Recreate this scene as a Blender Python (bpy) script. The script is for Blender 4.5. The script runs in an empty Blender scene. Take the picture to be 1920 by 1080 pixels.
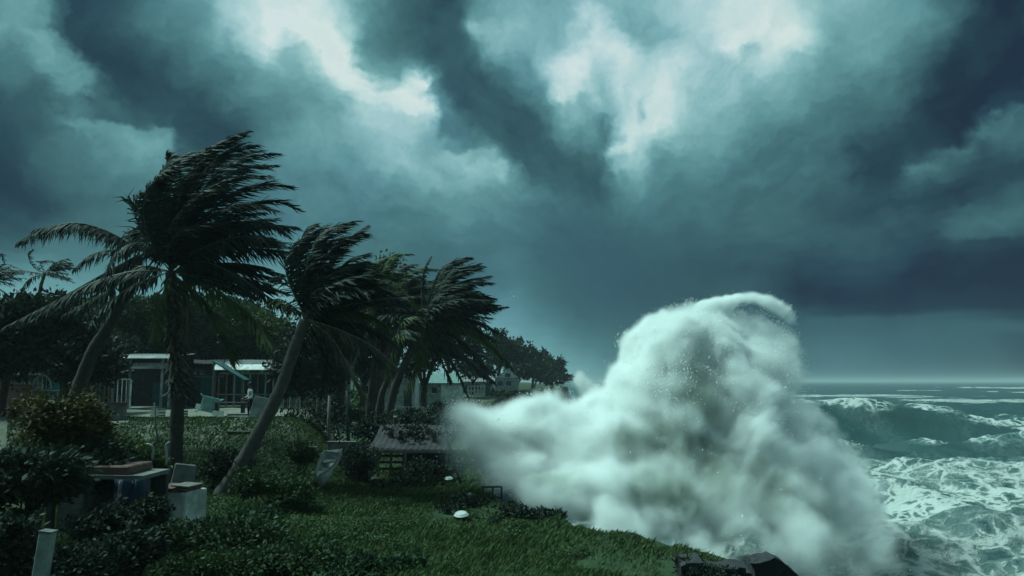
import bpy, bmesh, math, random
import numpy as np
from mathutils import Vector, Matrix, Euler

random.seed(7)
RNG = np.random.default_rng(7)
SC = bpy.context.scene
COL = SC.collection

# ------------------------------------------------------------------ camera
F_PX, CAM_H = 1507.0, 4.2
PITCH = math.atan(175.0 / F_PX)
cam_data = bpy.data.cameras.new("camera")
cam_data.sensor_width = 36.0
cam_data.lens = 36.0 * F_PX / 1920.0
cam_data.clip_start = 0.1
cam_data.clip_end = 30000.0
cam = bpy.data.objects.new("camera", cam_data)
COL.objects.link(cam)
cam.location = (0, 0, CAM_H)
cam.rotation_euler = (math.pi / 2 + PITCH, 0, 0)
SC.camera = cam

# ------------------------------------------------------------------ exposure, sampling
SC.render.engine = "CYCLES"
SC.view_settings.view_transform = "Standard"
SC.view_settings.look = "None"
SC.view_settings.exposure = 0.0
SC.view_settings.gamma = 1.0
SC.view_settings.use_curve_mapping = False
cy = SC.cycles
cy.use_denoising = True
cy.max_bounces = 12
cy.diffuse_bounces = 3
cy.glossy_bounces = 2
cy.transmission_bounces = 2
cy.transparent_max_bounces = 8
cy.volume_bounces = 10
cy.volume_step_rate = 1.0
cy.volume_max_steps = 256
cy.sample_clamp_indirect = 4.0

# ------------------------------------------------------------------ sky
def lin(c):
    c = c / 255.0
    return c / 12.92 if c <= 0.04045 else ((c + 0.055) / 1.055) ** 2.4

def rgb(r, g, b):
    return (lin(r), lin(g), lin(b), 1.0)

# brightness of the cloud cover, 2.3 degrees apart (33 columns of bearing, 13 rows of elevation, top row first)
SKY = """
142 80 82 90 110 125 145 195 225 232 215 150 120 110 108 130 165 150 170 180 170 185 205 220 228 205 175 172 165 150 120 105 60
125 150 85 82 85 105 125 185 205 190 245 170 125 105 105 150 185 160 170 225 200 190 195 225 215 222 165 155 150 125 100 80 55
115 108 155 85 82 92 115 135 165 160 200 225 188 140 108 115 150 170 215 185 218 215 190 180 195 170 150 138 125 105 75 62 55
95 100 100 114 98 90 95 115 125 140 150 180 225 215 112 105 110 155 180 165 218 218 180 170 155 145 120 108 105 90 68 58 70
85 95 115 135 148 152 92 100 115 138 148 165 190 180 125 100 100 130 135 150 218 205 165 150 125 112 103 103 95 78 70 72 112
75 90 105 112 118 125 105 105 115 125 145 150 165 165 165 175 120 110 115 110 185 150 135 125 112 108 105 98 88 112 105 98 90
72 80 95 108 112 110 110 112 118 120 125 135 130 135 145 155 135 118 110 112 130 125 115 110 108 105 102 95 88 85 78 80 100
85 95 110 115 115 115 115 115 115 125 118 115 118 115 128 125 120 110 105 108 110 112 108 105 103 102 98 92 90 92 98 105 100
110 120 120 125 125 125 125 125 128 130 120 110 108 105 105 108 112 105 100 98 100 98 96 96 95 92 90 92 88 75 72 68 62
150 150 148 145 145 150 155 165 165 150 130 115 108 105 108 115 122 108 102 98 95 93 93 95 90 75 75 72 65 60 62 58 52
165 165 160 160 160 160 160 165 165 160 150 140 135 135 140 150 142 122 108 103 100 100 98 96 95 95 97 98 95 95 95 90 85
170 170 170 170 165 165 165 165 165 165 165 165 165 165 165 165 165 152 132 118 110 105 105 106 108 108 110 108 102 100 98 95 85
170 170 170 170 170 170 170 170 170 170 170 170 170 170 170 170 170 170 165 140 122 112 108 106 105 105 106 104 100 98 96 92 84
"""
SKY = np.array([[float(v) for v in r.split()] for r in SKY.strip().splitlines()])

def cubic_sample(a, fy, fx):
    H, W = a.shape
    iy, ix = np.floor(fy).astype(int), np.floor(fx).astype(int)
    ty, tx = fy - iy, fx - ix
    def wts(t):
        return [-.5*t+t*t-.5*t**3, 1-2.5*t*t+1.5*t**3, .5*t+2*t*t-1.5*t**3, -.5*t*t+.5*t**3]
    wy, wx = wts(ty), wts(tx)
    out = 0
    for j in range(4):
        for i in range(4):
            out = out + wy[j]*wx[i]*a[np.clip(iy+j-1, 0, H-1), np.clip(ix+i-1, 0, W-1)]
    return out

SKY_A, SKY_E = math.radians(33.5), math.radians(26.0)
NROW, NCOLH, NPART = 39, 32, 3              # rows; columns of each third
# extra cloud features: polyline in the same photo-sized angles, half width, brightness, amount
FEATURES = [
    ([(5, 25), (50, 50), (100, 85), (148, 126)], 25, 160, .95),
    ([(140, 168), (200, 198), (270, 208), (305, 196)], 16, 92, .8),
    ([(110, 196), (190, 224), (250, 240), (302, 232)], 17, 150, .85),
    ([(338, 205), (338, 280)], 20, 92, .8),
    ([(120, 20), (180, 90), (260, 150), (330, 190), (400, 250)], 48, 78, .8),
    ([(660, 40), (720, 100)], 30, 124, .7),
    ([(830, 0), (845, 120), (900, 195), (960, 235), (1040, 300), (1110, 345)], 50, 92, .85),
    ([(490, 20), (545, 2), (590, 40), (602, 85)], 27, 246, .9),
    ([(575, 92), (590, 100)], 15, 232, .8),
    ([(522, 72), (560, 78)], 18, 165, .6),
    ([(480, 65), (486, 72)], 14, 220, .7),
    ([(615, 105), (650, 130), (672, 150)], 27, 230, .85),
    ([(752, 113), (778, 124)], 16, 240, .9),
    ([(735, 150), (765, 172), (795, 190)], 28, 230, .9),
    ([(690, 205), (760, 222), (800, 228)], 24, 190, .7),
    ([(818, 150), (832, 200), (818, 236), (852, 262), (895, 276)], 18, 116, .9),
    ([(815, 285), (870, 296), (930, 322)], 19, 178, .8),
    ([(905, 25), (935, 50), (960, 80)], 26, 178, .7),
    ([(1018, 70), (1030, 40)], 18, 156, .7),
    ([(1108, 15), (1128, 58), (1190, 92)], 26, 222, .85),
    ([(1180, 12), (1270, 30)], 24, 162, .7),
    ([(1046, 162), (1062, 140), (1092, 122)], 21, 224, .9),
    ([(1100, 180), (1130, 215)], 26, 150, .6),
    ([(1205, 105), (1195, 200)], 33, 216, .7),
    ([(1290, 95), (1282, 185)], 24, 214, .7),
    ([(1138, 200), (1142, 320)], 15, 115, .85),
    ([(1160, 272), (1195, 252), (1250, 240), (1275, 212)], 17, 224, .85),
    ([(1165, 305), (1190, 300)], 15, 180, .7),
    ([(1215, 190), (1222, 212)], 9, 175, .8),
    ([(1362, 72), (1400, 48), (1432, 28)], 17, 236, .9),
    ([(1394, 80), (1412, 84)], 13, 172, .8),
    ([(1470, 70), (1490, 78)], 25, 224, .8),
    ([(1500, 20), (1460, 30)], 16, 205, .5),
    ([(1900, 40), (1850, 130), (1770, 210), (1690, 280), (1640, 300)], 46, 70, .75),
    ([(1736, 306), (1790, 290), (1850, 262), (1925, 214)], 15, 118, .95),
    ([(1790, 442), (1850, 422), (1925, 388)], 17, 108, .85),
    ([(1700, 520), (1800, 490), (1925, 470)], 18, 60, .8),
    ([(1510, 545), (1600, 560), (1760, 562), (1925, 555)], 26, 66, .9),
    ([(1495, 603), (1640, 606), (1925, 606)], 14, 98, .95),
]
def sky_value(px, py):
    v = cubic_sample(SKY, np.clip(py/60, 0, 12), np.clip(px/60, 0, 32))
    for pts, w, val, amt in FEATURES:
        d = np.full(px.shape, 1e9)
        for (x0, y0), (x1, y1) in zip(pts[:-1], pts[1:]):
            L2 = (x1-x0)**2 + (y1-y0)**2
            t = np.clip(((px-x0)*(x1-x0)+(py-y0)*(y1-y0))/L2, 0, 1)
            d = np.minimum(d, np.hypot(px-x0-t*(x1-x0), py-y0-t*(y1-y0)))
        k = amt*np.exp(-(d/w)**3)
        v = v*(1-k) + val*k
    return np.where(v < 116, 116+(v-116)*1.34, 116+(v-116)*1.10)

world = bpy.data.worlds.new("World")
SC.world = world
world.use_nodes = True
wt = world.node_tree
wt.nodes.clear()

class NT:
    """short helper to write node trees"""
    def __init__(s, tree): s.t = tree
    def n(s, typ, **kw):
        nd = s.t.nodes.new(typ)
        for k, v in kw.items(): setattr(nd, k, v)
        return nd
    def link(s, a, b): s.t.links.new(a, b)
    def put(s, sock, v):
        if isinstance(v, bpy.types.NodeSocket): s.link(v, sock)
        elif v is not None: sock.default_value = v
    def math(s, op, a, b=None, c=None, clamp=False):
        nd = s.n("ShaderNodeMath", operation=op); nd.use_clamp = clamp
        for i, v in enumerate((a, b, c)): s.put(nd.inputs[i], v)
        return nd.outputs[0]
    def vmath(s, op, a, b=None, scale=None):
        nd = s.n("ShaderNodeVectorMath", operation=op)
        s.put(nd.inputs[0], a); s.put(nd.inputs[1], b)
        if scale is not None: s.put(nd.inputs["Scale"], scale)
        return nd.outputs["Value"] if op in ("LENGTH", "DISTANCE", "DOT_PRODUCT") else nd.outputs[0]
    def noise(s, vec, scale, detail=3, rough=.5, dist=0, out=0):
        nd = s.n("ShaderNodeTexNoise")
        if vec is not None: s.link(vec, nd.inputs["Vector"])
        nd.inputs["Scale"].default_value = scale; nd.inputs["Detail"].default_value = detail
        nd.inputs["Roughness"].default_value = rough; nd.inputs["Distortion"].default_value = dist
        return nd.outputs[out]
    def ramp(s, fac, stops, interp="LINEAR"):
        nd = s.n("ShaderNodeValToRGB"); cr = nd.color_ramp; cr.interpolation = interp
        while len(cr.elements) > 1: cr.elements.remove(cr.elements[-1])
        cr.elements[0].position = stops[0][0]; cr.elements[0].color = stops[0][1]
        for p, c in stops[1:]:
            e = cr.elements.new(p); e.color = c
        s.put(nd.inputs[0], fac)
        return nd.outputs[0]
    def mrange(s, v, a, b, c=0., d=1., interp="LINEAR"):
        nd = s.n("ShaderNodeMapRange", interpolation_type=interp)
        for i, x in enumerate((v, a, b, c, d)): s.put(nd.inputs[i], x)
        return nd.outputs[0]
    def mix(s, f, a, b, blend="MIX"):
        nd = s.n("ShaderNodeMix", data_type="RGBA", blend_type=blend)
        s.put(nd.inputs[0], f); s.put(nd.inputs[6], a); s.put(nd.inputs[7], b)
        return nd.outputs[2]
    def fmix(s, f, a, b):
        nd = s.n("ShaderNodeMix", data_type="FLOAT")
        s.put(nd.inputs[0], f); s.put(nd.inputs[2], a); s.put(nd.inputs[3], b)
        return nd.outputs[0]

def sky_row(i):
    """one elevation of the cloud cover, as a small node group"""
    ng = bpy.data.node_groups.new("cloud_row", "ShaderNodeTree")
    for k in range(NPART):
        ng.interface.new_socket("u%d" % k, in_out="INPUT", socket_type="NodeSocketFloat")
        ng.interface.new_socket("v%d" % k, in_out="OUTPUT", socket_type="NodeSocketColor")
    g = NT(ng); gi = g.n("NodeGroupInput"); go = g.n("NodeGroupOutput")
    e = i/(NROW-1)*SKY_E
    for k in range(NPART):
        t = np.arange(NCOLH)/(NCOLH-1)
        a = ((k+t)/NPART*2 - 1)*SKY_A
        px = 960 + F_PX*np.tan(a)
        py = 715 - F_PX*math.tan(e)/np.cos(a)
        val = np.clip(sky_value(px, py)/255, .1, 1)
        g.link(g.ramp(gi.outputs[k], [(float(p), (float(c), float(c), float(c), 1)) for p, c in zip(t, val)]), go.inputs[k])
    return ng

def build_sky():
    rows = [sky_row(i) for i in range(NROW)]
    W = NT(wt)
    dirv = W.n("ShaderNodeTexCoord").outputs["Generated"]
    w1 = W.vmath("SUBTRACT", W.noise(dirv, 7.0, 6, .58, 0, 1), (.5, .5, .5))
    w2 = W.vmath("SUBTRACT", W.noise(dirv, 26.0, 5, .55, 0, 1), (.5, .5, .5))
    sx = W.n("ShaderNodeSeparateXYZ"); W.link(dirv, sx.inputs[0])
    calm = W.mrange(sx.outputs[2], .05, .22, .22, 1.0)     # flat layered cloud near the horizon, billows above
    wv = W.vmath("ADD", W.vmath("SCALE", w1, scale=.075), W.vmath("SCALE", w2, scale=.045))
    d = W.vmath("ADD", dirv, W.vmath("SCALE", wv, scale=calm))
    s = W.n("ShaderNodeSeparateXYZ"); W.link(W.vmath("NORMALIZE", d), s.inputs[0])
    az = W.math("ARCTAN2", s.outputs[0], s.outputs[1])
    el = W.math("ARCSINE", s.outputs[2])
    u = W.math("PINGPONG", W.math("MULTIPLY_ADD", az, .5/SKY_A, .5), 1.0)
    v = W.math("PINGPONG", W.math("DIVIDE", el, SKY_E), 1.0)
    us = [W.math("SUBTRACT", W.math("MULTIPLY", u, float(NPART)), float(k), clamp=True) for k in range(NPART)]
    vr = W.math("MULTIPLY", v, float(NROW-1))
    acc = [None]*NPART
    for i in range(NROW):
        f = W.mrange(vr, i-1., float(i), 0., 1., "SMOOTHSTEP") if i else None
        g = W.n("ShaderNodeGroup"); g.node_tree = rows[i]
        for k in range(NPART):
            W.link(us[k], g.inputs[k]); r = g.outputs[k]
            acc[k] = r if i == 0 else W.mix(f, acc[k], r)
    val = acc[0]
    for k in range(1, NPART): val = W.mix(W.math("GREATER_THAN", u, k/NPART), val, acc[k])
    fine = W.math("SUBTRACT", W.noise(W.vmath("ADD", dirv, W.vmath("SCALE", w1, scale=.3)), 14., 7, .6), .5)
    amp = W.math("MULTIPLY", calm, W.mrange(val, .3, .8, .09, .17))
    val = W.math("ADD", val, W.math("MULTIPLY", fine, amp))
    # wind-drawn streaks fanning out of the darkest part of the storm
    da, de = W.math("SUBTRACT", az, .125), W.math("SUBTRACT", el, .15)
    r = W.math("SQRT", W.math("ADD", W.math("MULTIPLY", da, da), W.math("ADD", W.math("MULTIPLY", de, de), .0004)))
    cv = W.n("ShaderNodeCombineXYZ")
    W.link(W.math("DIVIDE", da, r), cv.inputs[0]); W.link(W.math("DIVIDE", de, r), cv.inputs[1]); W.link(W.math("MULTIPLY", r, 1.6), cv.inputs[2])
    streak = W.math("SUBTRACT", W.noise(cv.outputs[0], 5.5, 6, .55), .5)
    val = W.math("ADD", val, W.math("MULTIPLY", W.math("MULTIPLY", streak, calm), W.mrange(r, .05, .25, .05, .30)))
    g = lambda x: x/255
    col = W.ramp(val, [(g(45), rgb(30, 48, 66)), (g(72), rgb(42, 72, 84)), (g(100), rgb(60, 100, 106)), (g(120), rgb(74, 120, 126)),
                       (g(150), rgb(97, 150, 154)), (g(180), rgb(130, 180, 183)), (g(212), rgb(174, 213, 213)), (g(245), rgb(228, 247, 240))])
    hue = W.mrange(W.noise(dirv, 5.0, 3), .42, .66)
    col = W.mix(W.math("MULTIPLY", hue, W.mrange(val, .3, .75, .6, .15)), col, W.mix(1.0, col, (.92, .90, 1.16, 1), "MULTIPLY"))
    bg = W.n("ShaderNodeBackground"); W.link(col, bg.inputs[0]); bg.inputs[1].default_value = 1.0
    nish = W.n("ShaderNodeTexSky", sky_type="NISHITA")
    nish.sun_disc = False; nish.sun_elevation = SUN_EL; nish.sun_rotation = SUN_AZ
    bg2 = W.n("ShaderNodeBackground"); W.link(nish.outputs[0], bg2.inputs[0]); bg2.inputs[1].default_value = .06
    ms = W.n("ShaderNodeMixShader")
    W.put(ms.inputs[0], W.mrange(val, .72, 1.0, 0., .25))    # clear sky shows faintly through the thinnest cloud
    W.link(bg.outputs[0], ms.inputs[1]); W.link(bg2.outputs[0], ms.inputs[2])
    out = W.n("ShaderNodeOutputWorld"); W.link(ms.outputs[0], out.inputs[0])

SUN_FROM = Vector((-.52, .16, .84)).normalized()     # direction towards the sun
SUN_EL = math.asin(SUN_FROM.z)
SUN_AZ = math.atan2(SUN_FROM.x, SUN_FROM.y)
build_sky()
world.cycles.sampling_method = "MANUAL"
world.cycles.sample_map_resolution = 512

sun_d = bpy.data.lights.new("sun", "SUN")
sun_d.energy = 5.0
sun_d.angle = math.radians(16)
sun_d.color = (.66, 1.0, .93)
sun = bpy.data.objects.new("sun", sun_d)
COL.objects.link(sun)
sun.rotation_euler = (-SUN_FROM).to_track_quat("-Z", "Y").to_euler()

# ------------------------------------------------------------------ places
def P(px, py, y):
    """world point at distance y (metres north of the viewpoint) on the bearing and height of a photo pixel"""
    X, Z = (px-960)/F_PX, (540-py)/F_PX
    fwd = math.cos(PITCH) - math.sin(PITCH)*Z
    up = math.sin(PITCH) + math.cos(PITCH)*Z
    s = y/fwd
    return Vector((X*s, y, CAM_H + up*s))

SEA_Z = -3.0
def sstep(a, b, x):
    t = np.clip((np.asarray(x, float)-a)/(b-a), 0, 1)
    return t*t*(3-2*t)

EDGE_Y = np.array([-30, 0, 12, 17, 22, 28, 45, 60, 114, 200, 320, 420, 3000.])
EDGE_X = np.array([22, 14, 8.6, 5.9, 2.6, -.4, -2.4, -3.0, -2.4, 6, 22, 26, 32.])
def edge_x(y): return np.interp(y, EDGE_Y, EDGE_X)

def height(x, y):
    x, y = np.asarray(x, float), np.asarray(y, float)
    u = x/np.maximum(y, 1)
    terr = 2.2*sstep(-.19, -.27, u)*sstep(33, 42, y)
    base = .8*sstep(34, 60, y)
    far = 1.2*sstep(60, 140, y) + 4*sstep(150, 330, y)*sstep(10, 60, edge_x(y)-x)
    hill = 11.0*sstep(74, 118, y)*sstep(-.20, -.34, u)
    n = .05*np.sin(x*1.1+.7)*np.sin(y*.9) + .07*np.sin(x*.37-y*.29)
    return np.maximum(terr, base) + far + hill + n*sstep(500, 100, y)

def G(px, py):
    """where the view through a photo pixel meets the ground"""
    last = None
    for y in np.geomspace(6, 600, 900):
        p = P(px, py, y)
        if p.z <= float(height(p.x, p.y)):
            p.z = float(height(p.x, p.y)); return p
        last = p
    return last

def px_m(px, y): return px*y/F_PX       # size in metres of a number of photo pixels at distance y
# ------------------------------------------------------------------ helpers for objects and materials
def props(o, label=None, cat=None, group=None, kind=None):
    if label: o["label"] = label
    if cat: o["category"] = cat
    if group: o["group"] = group
    if kind: o["kind"] = kind
    return o

def empty(name, loc, label, cat, group=None, rot=(0, 0, 0)):
    o = bpy.data.objects.new(name, None)
    o.empty_display_size = .3
    o.location = loc; o.rotation_euler = rot
    COL.objects.link(o)
    return props(o, label, cat, group)

def link(name, me, material=None, parent=None, loc=None, rot=None):
    o = bpy.data.objects.new(name, me)
    COL.objects.link(o)
    if material is not None and not me.materials: me.materials.append(material)
    if parent is not None: o.parent = parent
    if loc is not None: o.location = loc
    if rot is not None: o.rotation_euler = rot
    return o

def np_mesh(name, co, faces, nper, smooth=False):
    """mesh from vertex array and face index array (all faces with nper corners)"""
    me = bpy.data.meshes.new(name)
    co = np.ascontiguousarray(co, dtype=np.float32); faces = np.ascontiguousarray(faces, dtype=np.int32)
    me.vertices.add(len(co)); me.vertices.foreach_set("co", co.ravel())
    nf = len(faces)
    me.loops.add(nf*nper); me.loops.foreach_set("vertex_index", faces.ravel())
    me.polygons.add(nf); me.polygons.foreach_set("loop_start", np.arange(0, nf*nper, nper, dtype=np.int32))
    if smooth: me.polygons.foreach_set("use_smooth", np.ones(nf, dtype=bool))
    me.update(calc_edges=True)
    return me

class MB:
    """collects shapes into one mesh"""
    def __init__(s): s.v, s.f = [], []
    def box(s, size, at=(0, 0, 0), rot=None, taper=1.0):
        x, y, z = (k/2 for k in size); b = len(s.v)
        m = Euler(rot).to_matrix() if rot is not None else None
        for sz in (-1, 1):
            k = taper if sz > 0 else 1
            for sx, sy in ((-1, -1), (1, -1), (1, 1), (-1, 1)):
                p = Vector((sx*x*k, sy*y*k, sz*z))
                s.v.append(tuple((m @ p if m else p) + Vector(at)))
        s.f += [tuple(b+i for i in q) for q in ((3, 2, 1, 0), (4, 5, 6, 7), (0, 1, 5, 4), (1, 2, 6, 5), (2, 3, 7, 6), (3, 0, 4, 7))]
        return s
    def bar(s, a, b_, w, h=None):
        a, b_ = Vector(a), Vector(b_); d = b_-a; q = d.to_track_quat("Z", "Y")
        h = w if h is None else h; b = len(s.v)
        for end in (a, b_):
            for sx, sy in ((-1, -1), (1, -1), (1, 1), (-1, 1)): s.v.append(tuple(end + q @ Vector((sx*w/2, sy*h/2, 0))))
        s.f += [tuple(b+i for i in k) for k in ((3, 2, 1, 0), (4, 5, 6, 7), (0, 1, 5, 4), (1, 2, 6, 5), (2, 3, 7, 6), (3, 0, 4, 7))]
        return s
    def tube(s, pts, radii, n=8, cap=True):
        pts = [Vector(p) for p in pts]; b = len(s.v); N = len(pts)
        if not hasattr(radii, "__len__"): radii = [radii]*N
        ref = None
        for i, p in enumerate(pts):
            t = (pts[min(i+1, N-1)] - pts[max(i-1, 0)]).normalized()
            if ref is None: ref = Vector((1, 0, 0)) if abs(t.x) < .9 else Vector((0, 1, 0))
            ref = (ref - t*ref.dot(t)).normalized(); bi = t.cross(ref)
            for k in range(n):
                a = 2*math.pi*k/n
                s.v.append(tuple(p + (ref*math.cos(a)+bi*math.sin(a))*radii[i]))
        for i in range(N-1):
            for k in range(n):
                k2 = (k+1) % n
                s.f.append((b+i*n+k, b+i*n+k2, b+(i+1)*n+k2, b+(i+1)*n+k))
        if cap:
            s.f.append(tuple(b+k for k in reversed(range(n)))); s.f.append(tuple(b+(N-1)*n+k for k in range(n)))
        return s
    def add(s, verts, faces):
        b = len(s.v); s.v += [tuple(v) for v in verts]; s.f += [tuple(b+i for i in f) for f in faces]; return s
    def mesh(s, name, smooth=False, bevel=0):
        me = bpy.data.meshes.new(name); me.from_pydata(s.v, [], s.f); me.update()
        if bevel:
            bm = bmesh.new(); bm.from_mesh(me)
            bmesh.ops.bevel(bm, geom=[e for e in bm.edges if e.calc_face_angle(0) > .6], offset=bevel, segments=1, affect="EDGES", clamp_overlap=True)
            bm.to_mesh(me); bm.free()
        if smooth: me.polygons.foreach_set("use_smooth", [True]*len(me.polygons))
        return me
    def build(s, name, material, parent=None, smooth=False, bevel=0, loc=None, rot=None):
        return link(name, s.mesh(name, smooth, bevel), material, parent, loc, rot)

def mat(name, col, rough=.8, var=.35, scale=4.0, col2=None, metal=0., bump=.3, island=0., spec=.3, trans=0.):
    """procedural surface: noisy blend of two tones, fine bump; island > 0 varies each loose leaf or piece"""
    m = bpy.data.materials.new(name); m.use_nodes = True
    t = NT(m.node_tree); b = m.node_tree.nodes["Principled BSDF"]
    tc = t.n("ShaderNodeTexCoord").outputs["Object"]
    col2 = col2 or tuple(c*.45 for c in col)
    f = t.mrange(t.noise(tc, scale, 6, .62), .5-.5*max(.05, var), .5+.5*max(.05, var))
    c = t.mix(f, (*col2, 1), (*col, 1))
    if island:
        r = t.n("ShaderNodeNewGeometry").outputs["Random Per Island"]
        c = t.mix(1.0, c, t.ramp(r, [(0, (1-island,)*3+(1,)), (.7, (1, 1, 1, 1)), (1, (1+island*1.2, 1+island*1.1, 1+island*.3, 1))]), "MULTIPLY")
    t.link(c, b.inputs["Base Color"])
    b.inputs["Roughness"].default_value = rough; b.inputs["Metallic"].default_value = metal
    b.inputs["Specular IOR Level"].default_value = spec
    if bump:
        bp = t.n("ShaderNodeBump"); bp.inputs["Strength"].default_value = bump; bp.inputs["Distance"].default_value = .02
        t.link(t.noise(tc, scale*6, 5, .65), bp.inputs["Height"]); t.link(bp.outputs[0], b.inputs["Normal"])
    if trans:
        out = m.node_tree.nodes["Material Output"]
        tl = t.n("ShaderNodeBsdfTranslucent"); t.link(c, tl.inputs[0])
        ms = t.n("ShaderNodeMixShader"); ms.inputs[0].default_value = trans
        t.link(b.outputs[0], ms.inputs[1]); t.link(tl.outputs[0], ms.inputs[2]); t.link(ms.outputs[0], out.inputs[0])
    return m

# lattice noise for shapes
_LAT = np.random.default_rng(3).random((48, 48, 48), dtype=np.float32)
def vnoise(x, y, z):
    ix, iy, iz = np.floor(x).astype(np.int32), np.floor(y).astype(np.int32), np.floor(z).astype(np.int32)
    fx, fy, fz = x-ix, y-iy, z-iz
    fx, fy, fz = (f*f*(3-2*f) for f in (fx, fy, fz))
    ix %= 48; iy %= 48; iz %= 48
    jx, jy, jz = (ix+1) % 48, (iy+1) % 48, (iz+1) % 48
    L = _LAT
    a = L[ix, iy, iz]*(1-fx) + L[jx, iy, iz]*fx
    b = L[ix, jy, iz]*(1-fx) + L[jx, jy, iz]*fx
    c = L[ix, iy, jz]*(1-fx) + L[jx, iy, jz]*fx
    d = L[ix, jy, jz]*(1-fx) + L[jx, jy, jz]*fx
    return (a*(1-fy)+b*fy)*(1-fz) + (c*(1-fy)+d*fy)*fz
def fbm(x, y, z, octaves=4, gain=.5):
    out, amp, tot = 0, 1.0, 0
    for o in range(octaves):
        k = 2.0**o
        out = out + amp*vnoise(x*k+17.3*o, y*k+5.1*o, z*k+9.7*o); tot += amp; amp *= gain
    return out/tot

# ------------------------------------------------------------------ the ground
def build_ground():
    s = np.concatenate([-np.geomspace(1500, 14, 90), np.linspace(-13.8, -.4, 100), [-.15, 0, .15, .5, 1.2, 2.4]])
    ys = np.concatenate([np.linspace(-40, 4, 16), np.linspace(4.5, 70, 230), np.geomspace(71, 2500, 130)])
    S, Y = np.meshgrid(s, ys)
    X = edge_x(Y) + S + .5*(fbm(Y*.35, Y*0+3, Y*0, 3)-.5)*np.exp(-np.abs(S)/4)
    Z = height(np.minimum(X, edge_x(Y)), Y)
    n = fbm(X*.8, Y*.8, X*0, 4)-.5
    Z = Z + n*.30*sstep(400, 60, Y) + .35*sstep(-2.2, -.3, S)*fbm(X*1.5, Y*1.5, X*0+4, 3)*sstep(80, 40, Y)
    drop = sstep(0, 1.2, S)
    Z = Z*(1-drop) + (SEA_Z-2.5)*drop
    co = np.stack([X, Y, Z], -1).reshape(-1, 3)
    H, W = S.shape
    i = np.arange(H*W).reshape(H, W)
    f = np.stack([i[:-1, :-1], i[:-1, 1:], i[1:, 1:], i[1:, :-1]], -1).reshape(-1, 4)
    me = np_mesh("ground", co, f, 4, True)
    u = X/np.maximum(Y, 1)
    yard = sstep(37, 41.5, Y)*sstep(67, 60, Y)*sstep(-.195, -.235, u) + .8*sstep(34, 38, Y)*sstep(41, 37, Y)*sstep(-.2, -.26, u)*sstep(.45, .6, fbm(X*.5, Y*.5, X*0+1, 4))
    yard += .9*sstep(70, 80, Y)*sstep(140, 110, Y)*sstep(-.20, -.14, u)*sstep(.4, .6, fbm(X*.2, Y*.2, X*0+6, 4))
    at = me.attributes.new("yard", "FLOAT", "POINT"); at.data.foreach_set("value", np.clip(yard, 0, 1).astype(np.float32).ravel())
    m = bpy.data.materials.new("grassy_soil"); m.use_nodes = True
    t = NT(m.node_tree); b = m.node_tree.nodes["Principled BSDF"]
    p = t.n("ShaderNodeNewGeometry").outputs["Position"]
    grass = t.mix(t.mrange(t.noise(p, 1.4, 8, .7), .35, .65), (.012, .026, .012, 1), (.034, .064, .026, 1))
    soil = t.mix(t.noise(p, 5, 6, .7), (.028, .030, .020, 1), (.055, .058, .038, 1))
    c = t.mix(t.mrange(t.noise(p, .23, 5, .6), .53, .62), grass, soil)
    sand = t.mix(t.mrange(t.noise(p, .8, 7, .65), .35, .65), (.085, .095, .07, 1), (.20, .195, .165, 1))
    c = t.mix(t.n("ShaderNodeAttribute", attribute_name="yard").outputs["Fac"], c, sand)
    nz = t.n("ShaderNodeSeparateXYZ"); t.link(t.n("ShaderNodeNewGeometry").outputs["Normal"], nz.inputs[0])
    rock = t.mix(t.noise(p, 3, 7, .7), (.03, .033, .034, 1), (.10, .10, .095, 1))
    c = t.mix(t.mrange(nz.outputs[2], .75, .45), c, rock)
    t.link(c, b.inputs["Base Color"]); b.inputs["Roughness"].default_value = .9
    b.inputs["Specular IOR Level"].default_value = .2
    bp = t.n("ShaderNodeBump"); bp.inputs["Strength"].default_value = .7; bp.inputs["Distance"].default_value = .05
    t.link(t.noise(p, 9, 8, .75), bp.inputs["Height"]); t.link(bp.outputs[0], b.inputs["Normal"])
    o = link("ground", me, m); o["kind"] = "structure"
    return o
build_ground()

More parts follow.
